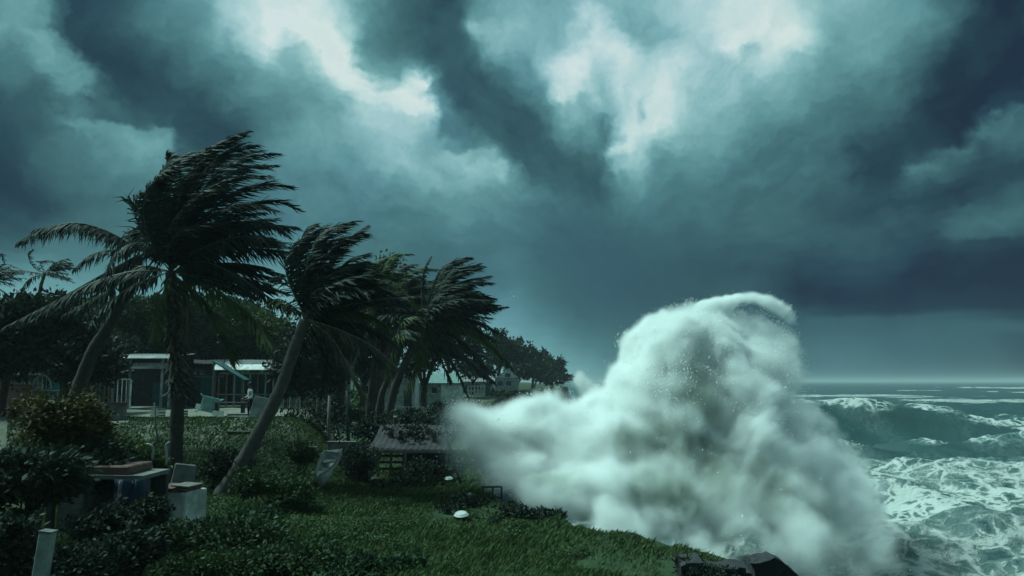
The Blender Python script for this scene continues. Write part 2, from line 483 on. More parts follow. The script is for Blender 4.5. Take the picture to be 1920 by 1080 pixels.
# ------------------------------------------------------------------ the sea
def build_sea():
    nr, nc = 760, 620
    inv = np.linspace(1/12., 1/9000., nr); ys = 1/inv
    t = np.linspace(0, 1, nc)**1.15*1.35
    T, Y = np.meshgrid(t, ys)
    X = edge_x(Y) - 1.0 + (Y+6)*T
    dy = np.gradient(ys)[:, None]*np.ones_like(T)
    Z = np.zeros_like(X)
    rg = np.random.default_rng(11)
    # storm swell: crests run roughly along the coast's normal, moving in from the right and far
    for k in range(46):
        lam = 26*(.5 ** (k/11.5)) * rg.uniform(.85, 1.15)
        ang = math.radians(rg.normal(235, 26))
        kx, ky = math.cos(ang)*2*math.pi/lam, math.sin(ang)*2*math.pi/lam
        amp = .026*lam**.88
        ph = X*kx + Y*ky + rg.uniform(0, 6.28)
        lod = np.clip(lam/(3.0*np.abs(dy)) - .4, 0, 1)
        w = 1-np.abs(np.sin(ph*.5))          # sharp crests
        Z += amp*lod*(w*1.6-.62)
    base = Z.copy()
    # the tall wave rearing up behind the splash, and lower ones after it
    def ridge(x0, y0, ln, wd, h, ang, skew=.6):
        c, s = math.cos(ang), math.sin(ang)
        a = (X-x0)*c + (Y-y0)*s; b = -(X-x0)*s + (Y-y0)*c
        b = b + .6*np.sin(a*.13) + .8*(fbm(a*.12, b*0, b*0+2, 3)-.5)*wd*.5
        k = np.where(b < 0, np.exp(-(b/(wd*.8))**2), np.exp(-(b/(wd*1.7))**2))
        return h*np.exp(-(np.abs(a)/ln)**2.4)*k
    Rg = ridge(43, 108, 17, 6.0, 4.3, -.03) + ridge(84, 114, 30, 7, 1.5, -.1) + ridge(60, 170, 40, 8, 2.2, .03) + ridge(140, 190, 60, 9, 2.4, -.05)
    Rg += ridge(30, 64, 16, 3.0, 1.0, .1) + ridge(52, 70, 22, 3.0, .9, -.06) + ridge(24, 47, 10, 2.2, .35, .2)
    Z = Z*(1-.4*np.clip(Rg/4, 0, 1)) + Rg
    # foam: wide sheet of broken water inshore, streaks on crests, breakers to the horizon
    n1 = fbm(X*.10, Y*.10, X*0, 5, .55); n2 = fbm(X*.33+9, Y*.33, X*0+3, 4)
    foam = .62*sstep(84, 54, Y + 22*(n1-.5)) * (.22+1.40*n1) * (.62+.38*sstep(30, 48, Y)) + .30*sstep(70, 45, Y)*(fbm(X*.8, Y*.8, X*0+6, 3)-.5)
    foam += .8*sstep(.35, 1.0, base)*sstep(300, 90, Y)*n2
    crest = np.gradient(Rg, axis=0)
    foam += .8*sstep(4.2, 5.0, Rg+1.2*n2)*sstep(.42, .7, n2)
    def streak(x0, x1, y0, wd, amt):
        return amt*np.exp(-((Y-y0-.06*(X-x0)+(n1-.5)*wd*3)/wd)**2)*sstep(x0-6, x0+10, X)*sstep(x1+6, x1-10, X)*(.4+1.1*n2)
    foam += streak(48, 110, 140, 9, 1.0) + streak(70, 120, 122, 4, .9) + streak(90, 175, 220, 12, .9) + streak(330, 700, 520, 40, 1.5)
    foam += streak(60, 95, 165, 6, .8) + streak(150, 260, 300, 22, 1.0) + streak(110, 210, 410, 24, 1.2) + streak(500, 1100, 900, 90, 1.0)
    for _ in range(46):      # scattered whitecaps out to the horizon
        yy = 88*(9 ** rg.random()); xx = yy*rg.uniform(.25, .85); ln = rg.uniform(4, 14)*(yy/100)**.6
        foam += streak(xx, xx+ln, yy, rg.uniform(.8, 2.0)*(yy/100), rg.uniform(.6, 1.1))
    foam += streak(62, 74, 108, 2.5, 1.0) + streak(75, 92, 101, 2.2, .9)
    foam += .22*n2*sstep(500, 120, Y)
    Z = Z + .10*np.clip(foam, 0, 1)*(fbm(X*2.2, Y*2.2, X*0, 4)-.5)*sstep(90, 50, Y)
    co = np.stack([X, Y, Z+SEA_Z], -1).reshape(-1, 3)
    i = np.arange(nr*nc).reshape(nr, nc)
    f = np.stack([i[:-1, :-1], i[:-1, 1:], i[1:, 1:], i[1:, :-1]], -1).reshape(-1, 4)
    me = np_mesh("sea", co, f, 4, True)
    at = me.attributes.new("foam", "FLOAT", "POINT"); at.data.foreach_set("value", np.clip(foam, 0, 1.6).astype(np.float32).ravel())
    m = bpy.data.materials.new("storm_sea"); m.use_nodes = True
    t = NT(m.node_tree); b = m.node_tree.nodes["Principled BSDF"]
    p = t.n("ShaderNodeNewGeometry").outputs["Position"]
    fo = t.n("ShaderNodeAttribute", attribute_name="foam").outputs["Fac"]
    warp = t.vmath("ADD", p, t.vmath("SCALE", t.vmath("SUBTRACT", t.noise(p, .5, 5, .58, 0, 1), (.5, .5, .5)), scale=1.9))
    vs = []
    for sc in (.36, .95):
        vo = t.n("ShaderNodeTexVoronoi", feature="DISTANCE_TO_EDGE"); vo.inputs["Scale"].default_value = sc
        t.link(warp, vo.inputs["Vector"]); vs.append(vo.outputs["Distance"])
    lace = t.math("MAXIMUM", t.mrange(vs[0], .0, .22, 1, 0), t.math("MULTIPLY", t.mrange(vs[1], .0, .28, 1, 0), .85))
    fine = t.noise(warp, 2.3, 8, .72)
    # where the foam value is high the lace closes into solid white
    k = t.math("ADD", t.math("ADD", t.math("MULTIPLY", t.math("MULTIPLY", lace, t.mrange(t.noise(p, .16, 4, .6), .35, .65, .42, .86)), t.mrange(fo, .02, .35)), t.math("MULTIPLY", fine, .80)), t.math("MULTIPLY", t.math("MINIMUM", fo, .62), .80))
    mask = t.mrange(k, 1.14, 1.42, 0, 1, "SMOOTHSTEP")
    thin = t.mrange(k, .80, 1.18, 0, .34, "SMOOTHSTEP")
    deep = t.mix(t.noise(p, .12, 4), (.018, .052, .056, 1), (.034, .086, .086, 1))
    c = t.mix(thin, deep, (.22, .33, .31, 1))
    c = t.mix(mask, c, (.44, .48, .46, 1))
    t.link(c, b.inputs["Base Color"])
    t.put(b.inputs["Roughness"], t.fmix(mask, .22, .85))
    b.inputs["IOR"].default_value = 1.33
    bp = t.n("ShaderNodeBump"); bp.inputs["Strength"].default_value = .7; bp.inputs["Distance"].default_value = .28
    t.link(t.math("ADD", t.noise(warp, 1.6, 8, .7), t.math("MULTIPLY", mask, .5)), bp.inputs["Height"]); t.link(bp.outputs[0], b.inputs["Normal"])
    o = link("sea", me, m); o["kind"] = "structure"
build_sea()
# ------------------------------------------------------------------ the wave bursting against the shore: spray as a cloud of fine drops
# photo pixel, radius in pixels, distance, strength
BURST = [
    (1240, 672, 62, 34, 1.), (1210, 640, 34, 34, .9), (1310, 655, 62, 34, 1.), (1300, 610, 34, 34.5, .8), (1340, 585, 26, 35, .8),
    (1325, 588, 22, 35, .9), (1350, 574, 21, 35, .95), (1375, 563, 20, 35, .95), (1400, 555, 19, 35, .95), (1425, 552, 17, 35, .95), (1446, 557, 15, 35, .92),
    (1464, 569, 14, 35, .9), (1480, 582, 13, 35, .85), (1494, 596, 12, 35, .75), (1410, 600, 36, 35.4, .72), (1455, 625, 40, 35.6, .52), (1480, 660, 36, 35.6, .42), (1350, 600, 28, 35, .85),
    (1345, 620, 40, 35, .8), (1380, 655, 46, 35, .8), (1415, 705, 58, 35, .74), (1455, 695, 40, 35.5, .42), (1475, 745, 52, 35, .5),
    (1360, 730, 84, 34, 1.), (1250, 750, 90, 33, 1.), (1205, 725, 50, 33.5, 1.), (1135, 790, 54, 32.5, 1.), (1055, 786, 42, 32, .95), (1015, 775, 30, 31.5, .8), (1115, 735, 26, 38.5, .6), (1090, 705, 22, 39, .5),
    (1000, 795, 50, 31.5, .9), (945, 815, 44, 31, .75), (905, 800, 50, 31, .58), (950, 782, 40, 31.5, .62), (872, 800, 44, 31, .52), (858, 838, 44, 30.5, .60),
    (890, 860, 44, 30, .66), (960, 870, 60, 30, .85), (1050, 850, 76, 31, 1.), (1150, 860, 92, 31, 1.), (1270, 850, 100, 32, 1.),
    (1390, 830, 96, 33, .95), (1480, 830, 74, 33.5, .75), (1560, 850, 54, 34, .5), (1610, 930, 44, 32, .42), (1665, 1010, 50, 31, .42), (1440, 930, 92, 31, .9), (1540, 930, 80, 32, .7),
    (1320, 950, 92, 29, .85), (1200, 950, 80, 28, .85), (1100, 930, 62, 28.5, .9), (1060, 970, 40, 27, .7), (1160, 1000, 56, 25.5, .68),
    (1290, 1020, 60, 24.5, .62), (1400, 1010, 64, 25.5, .60), (1500, 1010, 74, 28, .68), (1600, 1010, 70, 30, .55), (1560, 1060, 62, 27, .6),
    (1660, 1075, 56, 29, .4), (1480, 1065, 46, 25, .7), (940, 900, 40, 28.6, .6), (1000, 930, 44, 27.8, .75),
    (1130, 700, 30, 60, .5), (1100, 690, 24, 62, .4),
]
MIST_LO, MIST_HI = np.array((-5., 21., -3.8)), np.array((19.5, 40.5, 9.0))
MIST_VOX = .088
def burst_density():
    n = ((MIST_HI-MIST_LO)/MIST_VOX).astype(int)
    ax = [np.linspace(MIST_LO[i], MIST_HI[i], n[i], dtype=np.float32) for i in range(3)]
    Z, Y, X = np.meshgrid(ax[2], ax[1], ax[0], indexing="ij")
    wx = fbm(X*.42, Y*.42, Z*.42, 4) - .5
    wy = fbm(X*.42+31, Y*.42, Z*.42+11, 3) - .5
    wz = fbm(X*.42, Y*.42+23, Z*.42+5, 4) - .5
    Xw, Yw, Zw = X + wx*1.6, Y + wy*1.6, Z + wz*1.6
    keep = np.ones(X.shape, np.float32)
    for px, py, r, y, w in BURST:
        if y > 40: continue
        c = P(px, py, y); R = px_m(r, y)*1.25
        lo = [np.searchsorted(ax[i], c[i]-2.2*R-1.3) for i in range(3)]; hi = [np.searchsorted(ax[i], c[i]+2.2*R+1.3) for i in range(3)]
        sl = (slice(lo[2], hi[2]), slice(lo[1], hi[1]), slice(lo[0], hi[0]))
        d2 = ((Xw[sl]-c.x)**2 + ((Yw[sl]-c.y)/1.25)**2 + (Zw[sl]-c.z)**2)/(R*R)
        keep[sl] *= 1 - w*np.exp(-1.5*d2*np.sqrt(d2+.05))
    f = 1-keep
    # jets fly outward from the foot of the burst, so the fine structure is drawn out along them
    o = P(1265, 1120, 30)
    rx, ry, rz = Xw-o.x, Yw-o.y, np.maximum(Zw-o.z, -1)+1.5
    rr = np.sqrt(rx*rx+ry*ry+rz*rz)+.2
    jets = fbm(rx/rr*10+3, ry/rr*10, rr*.40+rz/rr*7, 6, .66)
    iso = fbm(Xw*1.0+7, Yw*1.0, Zw*1.0, 6, .64)
    fine = .66*jets + .34*iso
    # foam torn thin on the seaward side and top, thicker low on the landward side
    thin = np.clip((X-5.5)/7, 0, 1)*.10 + np.clip((Z-4.5)/4, 0, 1)*.05
    crisp = np.clip((Z-1)/6, 0, 1)
    d = np.clip((f - .20 - thin - 1.5*(fine-.40))/(.55-.17*crisp), 0, 1)
    hollow = np.clip((fbm(Xw*.55+19, Yw*.55, Zw*.55+4, 4, .55)-.40)/.16, 0, 1)
    d = d**1.5*(.30+.70*f)*(.18+.82*hollow)
    d *= (.16+.84*np.clip((X+2.4)/3.8, 0, 1))*(.34+.66*np.clip((Z+1.5)/4.5, 0, 1))
    return n, d

def build_drops(d):
    """single drops and strings of water flying off the burst"""
    rg = np.random.default_rng(17)
    nz, ny, nx = d.shape
    w = ((d > .0015) & (d < .035)).astype(np.float32)
    zz = np.linspace(MIST_LO[2], MIST_HI[2], nz)[:, None, None]
    w *= (.01 + np.clip(zz/7, 0, 1)**2.2)
    c = np.cumsum(w.ravel(), dtype=np.float64); k = np.searchsorted(c, rg.random(20000)*c[-1])
    iz, r = np.divmod(k, ny*nx); iy, ix = np.divmod(r, nx)
    p = np.stack([ix, iy, iz], -1)*((MIST_HI-MIST_LO)/(np.array([nx, ny, nz])-1)) + MIST_LO
    p = p + rg.normal(0, .10, p.shape)
    o = np.array(P(1260, 1010, 30)); v = p-o; v /= np.linalg.norm(v, axis=1)[:, None]
    v = v*[1, 1, 1] + np.array([.25, 0, -.1]) + rg.normal(0, .25, p.shape); v /= np.linalg.norm(v, axis=1)[:, None]
    a = np.cross(v, [.31, .9, .2]); a /= np.linalg.norm(a, axis=1)[:, None]; b = np.cross(v, a)
    s = (.0035 + .014*rg.random(len(p))**4)[:, None]; L = s*rg.uniform(1, 4.5, len(p))[:, None]
    q = np.stack([p+v*L, p+a*s, p-a*s*.5+b*s*.85, p-a*s*.5-b*s*.85, p-v*L], 1).reshape(-1, 3)
    f = np.array([(0, 1, 2), (0, 2, 3), (0, 3, 1), (4, 2, 1), (4, 3, 2), (4, 1, 3)])
    f = (f[None] + np.arange(len(p))[:, None, None]*5).reshape(-1, 3)
    m = mat("white_water", (.85, .88, .87), .35, .1, 3, (.75, .80, .79), bump=0)
    o = link("spray_drops", np_mesh("spray_drops", q, f, 3, True), m)
    props(o, "fine flying drops of sea water around the white burst of spray", "spray drops", kind="stuff")

def build_burst():
    n, d = burst_density()
    build_drops(d)
    me = bpy.data.meshes.new("spray_cloud")
    me.vertices.add(d.size)
    at = me.attributes.new("dens", "FLOAT", "POINT"); at.data.foreach_set("value", d.ravel())
    m = bpy.data.materials.new("sea_spray"); m.use_nodes = True
    nt = m.node_tree; nt.nodes.clear(); t = NT(nt)
    pv = t.n("ShaderNodeVolumePrincipled"); out = t.n("ShaderNodeOutputMaterial")
    t.link(pv.outputs[0], out.inputs["Volume"])
    at = t.n("ShaderNodeAttribute", attribute_name="density").outputs["Fac"]
    t.put(pv.inputs["Density"], t.math("MULTIPLY", at, 12.0))
    pv.inputs["Density Attribute"].default_value = ""
    # churned-up sand tints the burst, and shade in its lower folds is painted in
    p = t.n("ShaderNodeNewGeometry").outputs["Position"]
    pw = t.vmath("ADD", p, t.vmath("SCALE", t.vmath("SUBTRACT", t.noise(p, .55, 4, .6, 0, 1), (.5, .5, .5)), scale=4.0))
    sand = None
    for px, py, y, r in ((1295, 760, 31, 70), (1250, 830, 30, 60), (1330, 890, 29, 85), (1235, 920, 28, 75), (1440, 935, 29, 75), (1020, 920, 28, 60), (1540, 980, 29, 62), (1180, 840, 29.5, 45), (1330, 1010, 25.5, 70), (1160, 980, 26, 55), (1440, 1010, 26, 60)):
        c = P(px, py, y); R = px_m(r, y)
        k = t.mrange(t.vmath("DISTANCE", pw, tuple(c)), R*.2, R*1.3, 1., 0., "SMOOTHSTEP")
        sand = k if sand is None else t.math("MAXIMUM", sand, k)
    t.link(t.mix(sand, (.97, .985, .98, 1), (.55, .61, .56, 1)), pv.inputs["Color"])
    ng = bpy.data.node_groups.new("spray_grid", "GeometryNodeTree")
    ng.interface.new_socket("Geometry", in_out="INPUT", socket_type="NodeSocketGeometry")
    ng.interface.new_socket("Geometry", in_out="OUTPUT", socket_type="NodeSocketGeometry")
    g = NT(ng); gi = g.n("NodeGroupInput"); go = g.n("NodeGroupOutput")
    pos = g.n("GeometryNodeInputPosition").outputs[0]
    idx = None
    step = (MIST_HI-MIST_LO)/(n-1)
    s = g.n("ShaderNodeSeparateXYZ"); g.link(g.vmath("DIVIDE", g.vmath("SUBTRACT", pos, tuple(MIST_LO)), tuple(step)), s.inputs[0])
    r = [g.math("ROUND", s.outputs[i]) for i in range(3)]
    idx = g.math("ADD", r[0], g.math("MULTIPLY", g.math("ADD", r[1], g.math("MULTIPLY", r[2], float(n[1]))), float(n[0])))
    # floats lose whole numbers past 2^24, so the index stays below that
    assert d.size < 2**24
    si = g.n("GeometryNodeSampleIndex", data_type="FLOAT", domain="POINT")
    na = g.n("GeometryNodeInputNamedAttribute", data_type="FLOAT"); na.inputs[0].default_value = "dens"
    g.link(gi.outputs[0], si.inputs[0]); g.link(na.outputs[0], si.inputs[1]); g.link(idx, si.inputs["Index"])
    vc = g.n("GeometryNodeVolumeCube")
    g.link(si.outputs[0], vc.inputs["Density"])
    vc.inputs["Min"].default_value = tuple(MIST_LO); vc.inputs["Max"].default_value = tuple(MIST_HI)
    for i, k in enumerate(("Resolution X", "Resolution Y", "Resolution Z")): vc.inputs[k].default_value = int(n[i])
    sm = g.n("GeometryNodeSetMaterial"); sm.inputs["Material"].default_value = m
    g.link(vc.outputs[0], sm.inputs[0]); g.link(sm.outputs[0], go.inputs[0])
    o = link("spray_cloud", me, m)
    md = o.modifiers.new("grid", "NODES"); md.node_group = ng
    o["kind"] = "stuff"
    props(o, "towering white burst of sea spray thrown up where a wave hits the shore", "sea spray")
    return o
build_burst()
# ------------------------------------------------------------------ vegetation
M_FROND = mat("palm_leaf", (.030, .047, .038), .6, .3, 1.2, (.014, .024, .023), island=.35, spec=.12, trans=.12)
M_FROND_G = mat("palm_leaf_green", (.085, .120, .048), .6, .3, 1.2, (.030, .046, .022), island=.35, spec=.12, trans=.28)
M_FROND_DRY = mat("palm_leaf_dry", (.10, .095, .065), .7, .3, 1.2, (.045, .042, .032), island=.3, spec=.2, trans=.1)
M_RACHIS = mat("palm_stalk", (.10, .11, .065), .6, .3, 6)
M_RACHIS_PALE = mat("palm_stalk_pale", (.26, .25, .17), .6, .3, 6)
M_TRUNK = mat("palm_bark", (.045, .042, .036), .9, .4, 5, (.022, .02, .018), bump=.9)
M_TRUNK_PALE = mat("palm_bark_grey", (.095, .09, .08), .9, .4, 5, (.05, .046, .04), bump=.9)
M_BARK = mat("bark", (.055, .046, .036), .9, .4, 5, bump=.8)
M_HUSK = mat("palm_husk", (.13, .115, .085), .9, .3, 5, (.03, .026, .02), island=.4)

WIND = Vector((1, .12, .05)).normalized()
def smooth_path(ctrl, n):
    c = [Vector(p) for p in ctrl]
    c = [c[0]*2-c[1]] + c + [c[-1]*2-c[-2]]
    out = []
    segs = len(c)-3
    for k in range(n):
        u = k/(n-1)*segs; i = min(int(u), segs-1); t = u-i
        a, b, d, e = c[i:i+4]
        out.append(.5*((2*b) + (d-a)*t + (2*a-5*b+4*d-e)*t*t + (3*b-a-3*d+e)*t**3))
    return out

def frond_mesh(path, leaf, droop=.5, wind=.6, spread=.9, mats=(None, None), width=.05, seed=0, dens=14, stalk=.03, curl=.5):
    """one palm frond: stalk plus two rows of narrow leaflets that hang and trail with the wind"""
    rg = random.Random(seed)
    L = sum((path[i+1]-path[i]).length for i in range(len(path)-1))
    V, Fq, mi = [], [], []
    mb = MB().tube(path, [stalk*(1-.85*i/(len(path)-1)) for i in range(len(path))], 4)
    V += mb.v; Fq += mb.f; mi += [1]*len(mb.f)
    n = max(24, int(L*dens)); N = len(path)
    down = Vector((0, 0, -1))
    for k in range(n):
        t = .10 + .90*k/(n-1)
        u = t*(N-1); i = min(int(u), N-2); p = path[i].lerp(path[i+1], u-i)
        tan = (path[i+1]-path[i]).normalized()
        side = tan.cross(Vector((0, 0, 1)))
        if side.length < .25: side = tan.cross(Vector((.3, 1, 0)))
        side.normalize()
        prof = (math.sin(math.pi*min(1, .13+t*.80))**.55)*(1 if t < .9 else .8)
        for sgn in (-1, 1):
            if rg.random() < .09: continue
            ln = leaf*prof*rg.uniform(.55, 1.25)
            d1 = (side*sgn*spread + tan*(.55+.5*t) + down*droop*rg.uniform(.4, 1.1) + WIND*wind*rg.uniform(.5, 1.1)
                  + Vector((rg.gauss(0, .21), rg.gauss(0, .21), rg.gauss(0, .21)))).normalized()
            d2 = (d1 + down*droop*curl + WIND*wind*curl*1.4 + Vector((rg.gauss(0, .24), rg.gauss(0, .24), rg.gauss(0, .24)))).normalized()
            wv = (tan - d1*tan.dot(d1))
            if wv.length < .1: wv = side.cross(d1)
            wv = wv.normalized()*width*rg.uniform(.7, 1.2)
            a = p; m = p + d1*ln*.5; e = m + d2*ln*.5
            b = len(V)
            V += [a-wv*.35, a+wv*.35, m+wv*.5, m-wv*.5, e]
            Fq += [(b, b+1, b+2, b+3), (b+3, b+2, b+4)]; mi += [0, 0]
    me = bpy.data.meshes.new("frond"); me.from_pydata([tuple(v) for v in V], [], Fq)
    me.materials.append(mats[0] or M_FROND); me.materials.append(mats[1] or M_RACHIS)
    me.polygons.foreach_set("material_index", mi); me.update()
    return me

def blown_path(c, az, el, L, kw=.35, kg=.25, n=13):
    d = Vector((math.cos(el)*math.sin(az), -math.cos(el)*math.cos(az), math.sin(el)))
    p = Vector(c); out = [p.copy()]; ds = L/(n-1)
    for i in range(n-1):
        s = (i+1)/(n-1)
        p = p + d*ds; out.append(p.copy())
        d = (d + (WIND*kw*(.4+s) + Vector((0, 0, -1))*kg*(.3+1.2*s))*ds*.9).normalized()
    return out

def trunk_mesh(path, r0, r1, seed=0, swell=1.35):
    rg = random.Random(seed)
    pts = smooth_path(path, 40); n = 12; V, F = [], []
    for i, p in enumerate(pts):
        s = i/39
        r = (r0+(r1-r0)*s)*(1+(swell-1)*math.exp(-s*9))*(1+.09*(i % 2)) * rg.uniform(.93, 1.07)
        t = (pts[min(i+1, 39)]-pts[max(i-1, 0)]).normalized()
        a = t.cross(Vector((0, 1, 0))).normalized(); b = t.cross(a)
        for k in range(n):
            an = 2*math.pi*k/n
            V.append(tuple(p + (a*math.cos(an)+b*math.sin(an))*r*(1+.06*math.sin(an*3+i))))
    for i in range(39):
        for k in range(n):
            F.append((i*n+k, i*n+(k+1) % n, (i+1)*n+(k+1) % n, (i+1)*n+k))
    F.append(tuple(39*n+k for k in range(n)))
    me = bpy.data.meshes.new("trunk"); me.from_pydata(V, [], F); me.update()
    me.polygons.foreach_set("use_smooth", [True]*len(F))
    return me

def palm(label, y, trunk_px, r0, r1, fronds, auto=(), seed=0, leaf=.9, trunk_mat=None, group="coconut palms bent by the wind", husk=0, dens=20, width=.062):
    """trunk_px: photo pixels from foot to crown. fronds: (pixel path, depth shift at the tip, options). auto: (bearing, elevation, length, options)"""
    base = P(trunk_px[0][0], trunk_px[0][1], y)
    base.z = float(height(base.x, base.y)) - .12
    root = empty("coconut_palm", base, label, "palm tree", group)
    tp = [base] + [P(px, py, y) for px, py in trunk_px[1:]]
    crown = tp[-1]
    link("trunk", trunk_mesh([p-base for p in tp], r0, r1, seed), trunk_mat or M_TRUNK, root)
    k = 0
    for px_path, dd, opt in fronds:
        n = len(px_path)
        path = [P(a, b, y + dd*i/(n-1)) - base for i, (a, b) in enumerate(px_path)]
        opt = dict(opt); lf = opt.pop("leaf", leaf)
        link("frond", frond_mesh(smooth_path(path, 16), lf, seed=seed*100+k, dens=opt.pop("dens", dens), width=opt.pop("width", width), **opt), None, root); k += 1
    for az, el, L, opt in auto:
        opt = dict(opt); kw, kg = opt.pop("kw", .35), opt.pop("kg", .25); lf = opt.pop("leaf", leaf)
        path = blown_path(crown-base, math.radians(az), math.radians(el), L, kw, kg)
        link("frond", frond_mesh(path, lf, seed=seed*100+k, dens=dens, width=width, **opt), None, root); k += 1
    if husk:
        rg = random.Random(seed+5); V, F = [], []
        pts = smooth_path([p-base for p in tp], 40)
        for i in range(husk):
            s = rg.uniform(.46, 1.0); p = pts[min(39, int(s*39))]
            a = rg.uniform(0, 6.28); r = r1*1.1
            o = Vector((math.cos(a), math.sin(a), 0))
            d = (o*rg.uniform(.2, 1) + Vector((rg.uniform(-.1, .5), 0, -rg.uniform(.3, 1.2)))).normalized()
            ln = rg.uniform(.2, .75); w = o.cross(d).normalized()*rg.uniform(.02, .08)
            q = p + o*r*.8; b = len(V)
            V += [tuple(q-w), tuple(q+w), tuple(q+d*ln*.6+w*.8), tuple(q+d*ln*.6-w*.8), tuple(q+d*ln+Vector((.1, 0, -.05)))]
            F += [(b, b+1, b+2, b+3), (b+3, b+2, b+4)]
        me = bpy.data.meshes.new("husk"); me.from_pydata(V, [], F)
        link("husk_fibre", me, M_HUSK, root)["kind"] = "stuff"
    return root

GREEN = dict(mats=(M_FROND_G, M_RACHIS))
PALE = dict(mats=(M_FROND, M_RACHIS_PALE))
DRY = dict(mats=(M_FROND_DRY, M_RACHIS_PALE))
rnd = random.Random(21)

# the tallest palm, crown streaming to the right
UP = dict(droop=.25, wind=.9, spread=.75, curl=.7)
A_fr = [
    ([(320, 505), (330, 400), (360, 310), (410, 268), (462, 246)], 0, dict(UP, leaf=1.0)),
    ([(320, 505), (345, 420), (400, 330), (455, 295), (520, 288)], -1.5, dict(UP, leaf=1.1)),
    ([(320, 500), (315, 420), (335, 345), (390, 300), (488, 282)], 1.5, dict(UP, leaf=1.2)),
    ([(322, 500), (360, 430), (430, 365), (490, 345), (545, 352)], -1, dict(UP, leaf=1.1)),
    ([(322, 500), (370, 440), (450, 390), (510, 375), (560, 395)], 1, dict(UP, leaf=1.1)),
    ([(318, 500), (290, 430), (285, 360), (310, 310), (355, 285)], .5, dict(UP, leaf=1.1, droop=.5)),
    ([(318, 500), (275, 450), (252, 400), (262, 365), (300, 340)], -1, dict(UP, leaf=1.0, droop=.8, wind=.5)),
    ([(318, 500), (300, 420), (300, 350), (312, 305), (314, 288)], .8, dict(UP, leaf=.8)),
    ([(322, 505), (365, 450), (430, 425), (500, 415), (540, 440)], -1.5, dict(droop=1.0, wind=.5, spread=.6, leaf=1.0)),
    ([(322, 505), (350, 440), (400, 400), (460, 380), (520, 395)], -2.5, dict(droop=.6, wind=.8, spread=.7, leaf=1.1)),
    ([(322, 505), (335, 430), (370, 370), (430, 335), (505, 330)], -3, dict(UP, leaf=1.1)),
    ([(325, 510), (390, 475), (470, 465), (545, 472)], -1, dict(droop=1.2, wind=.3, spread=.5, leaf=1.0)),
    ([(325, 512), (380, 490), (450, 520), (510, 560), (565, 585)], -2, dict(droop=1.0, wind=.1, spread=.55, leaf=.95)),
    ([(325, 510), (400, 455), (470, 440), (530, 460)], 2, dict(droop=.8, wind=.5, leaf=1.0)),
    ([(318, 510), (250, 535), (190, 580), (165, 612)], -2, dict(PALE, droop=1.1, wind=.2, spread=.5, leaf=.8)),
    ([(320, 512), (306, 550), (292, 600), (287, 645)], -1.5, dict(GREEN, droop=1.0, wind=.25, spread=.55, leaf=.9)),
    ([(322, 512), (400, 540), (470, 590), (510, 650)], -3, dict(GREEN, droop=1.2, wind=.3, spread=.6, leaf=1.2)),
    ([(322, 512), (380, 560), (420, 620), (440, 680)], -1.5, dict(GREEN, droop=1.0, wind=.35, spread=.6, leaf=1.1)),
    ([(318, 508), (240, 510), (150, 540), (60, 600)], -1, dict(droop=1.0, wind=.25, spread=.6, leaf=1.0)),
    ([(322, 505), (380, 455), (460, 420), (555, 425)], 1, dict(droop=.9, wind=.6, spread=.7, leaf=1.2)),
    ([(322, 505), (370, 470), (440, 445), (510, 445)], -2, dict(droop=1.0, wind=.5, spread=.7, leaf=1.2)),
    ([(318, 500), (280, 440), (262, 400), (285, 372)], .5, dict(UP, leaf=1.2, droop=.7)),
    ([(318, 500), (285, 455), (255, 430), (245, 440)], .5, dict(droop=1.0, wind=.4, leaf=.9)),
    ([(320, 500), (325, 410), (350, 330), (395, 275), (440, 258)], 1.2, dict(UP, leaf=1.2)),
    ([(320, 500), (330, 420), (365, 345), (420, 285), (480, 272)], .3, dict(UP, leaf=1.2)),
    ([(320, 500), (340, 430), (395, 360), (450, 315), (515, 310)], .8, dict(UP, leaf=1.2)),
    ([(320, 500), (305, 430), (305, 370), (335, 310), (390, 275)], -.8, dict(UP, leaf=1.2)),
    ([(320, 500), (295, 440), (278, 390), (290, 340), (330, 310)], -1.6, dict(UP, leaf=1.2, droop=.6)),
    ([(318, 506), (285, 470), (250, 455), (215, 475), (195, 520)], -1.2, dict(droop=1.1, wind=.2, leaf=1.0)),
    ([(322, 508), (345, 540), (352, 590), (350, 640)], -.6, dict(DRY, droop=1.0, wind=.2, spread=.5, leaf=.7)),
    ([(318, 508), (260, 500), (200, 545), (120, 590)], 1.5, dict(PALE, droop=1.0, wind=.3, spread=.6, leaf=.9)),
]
A_auto = [(rnd.uniform(-60, 200), rnd.uniform(35, 80), rnd.uniform(4.2, 5.6), dict(kw=rnd.uniform(.45, .8), kg=rnd.uniform(.05, .22), droop=.4, wind=.9, spread=.75)) for _ in range(12)]
A_auto += [(rnd.uniform(60, 130), rnd.uniform(-15, 30), rnd.uniform(3.5, 4.8), dict(kw=.4, kg=.2, droop=.8, wind=.7, spread=.7)) for _ in range(10)]
palm("tallest coconut palm, its dark crown streaming right on an upright trunk", 33, [(326, 902), (331, 800), (335, 720), (327, 620), (320, 510)], .27, .20, A_fr, A_auto, 1, 1.0, husk=620)

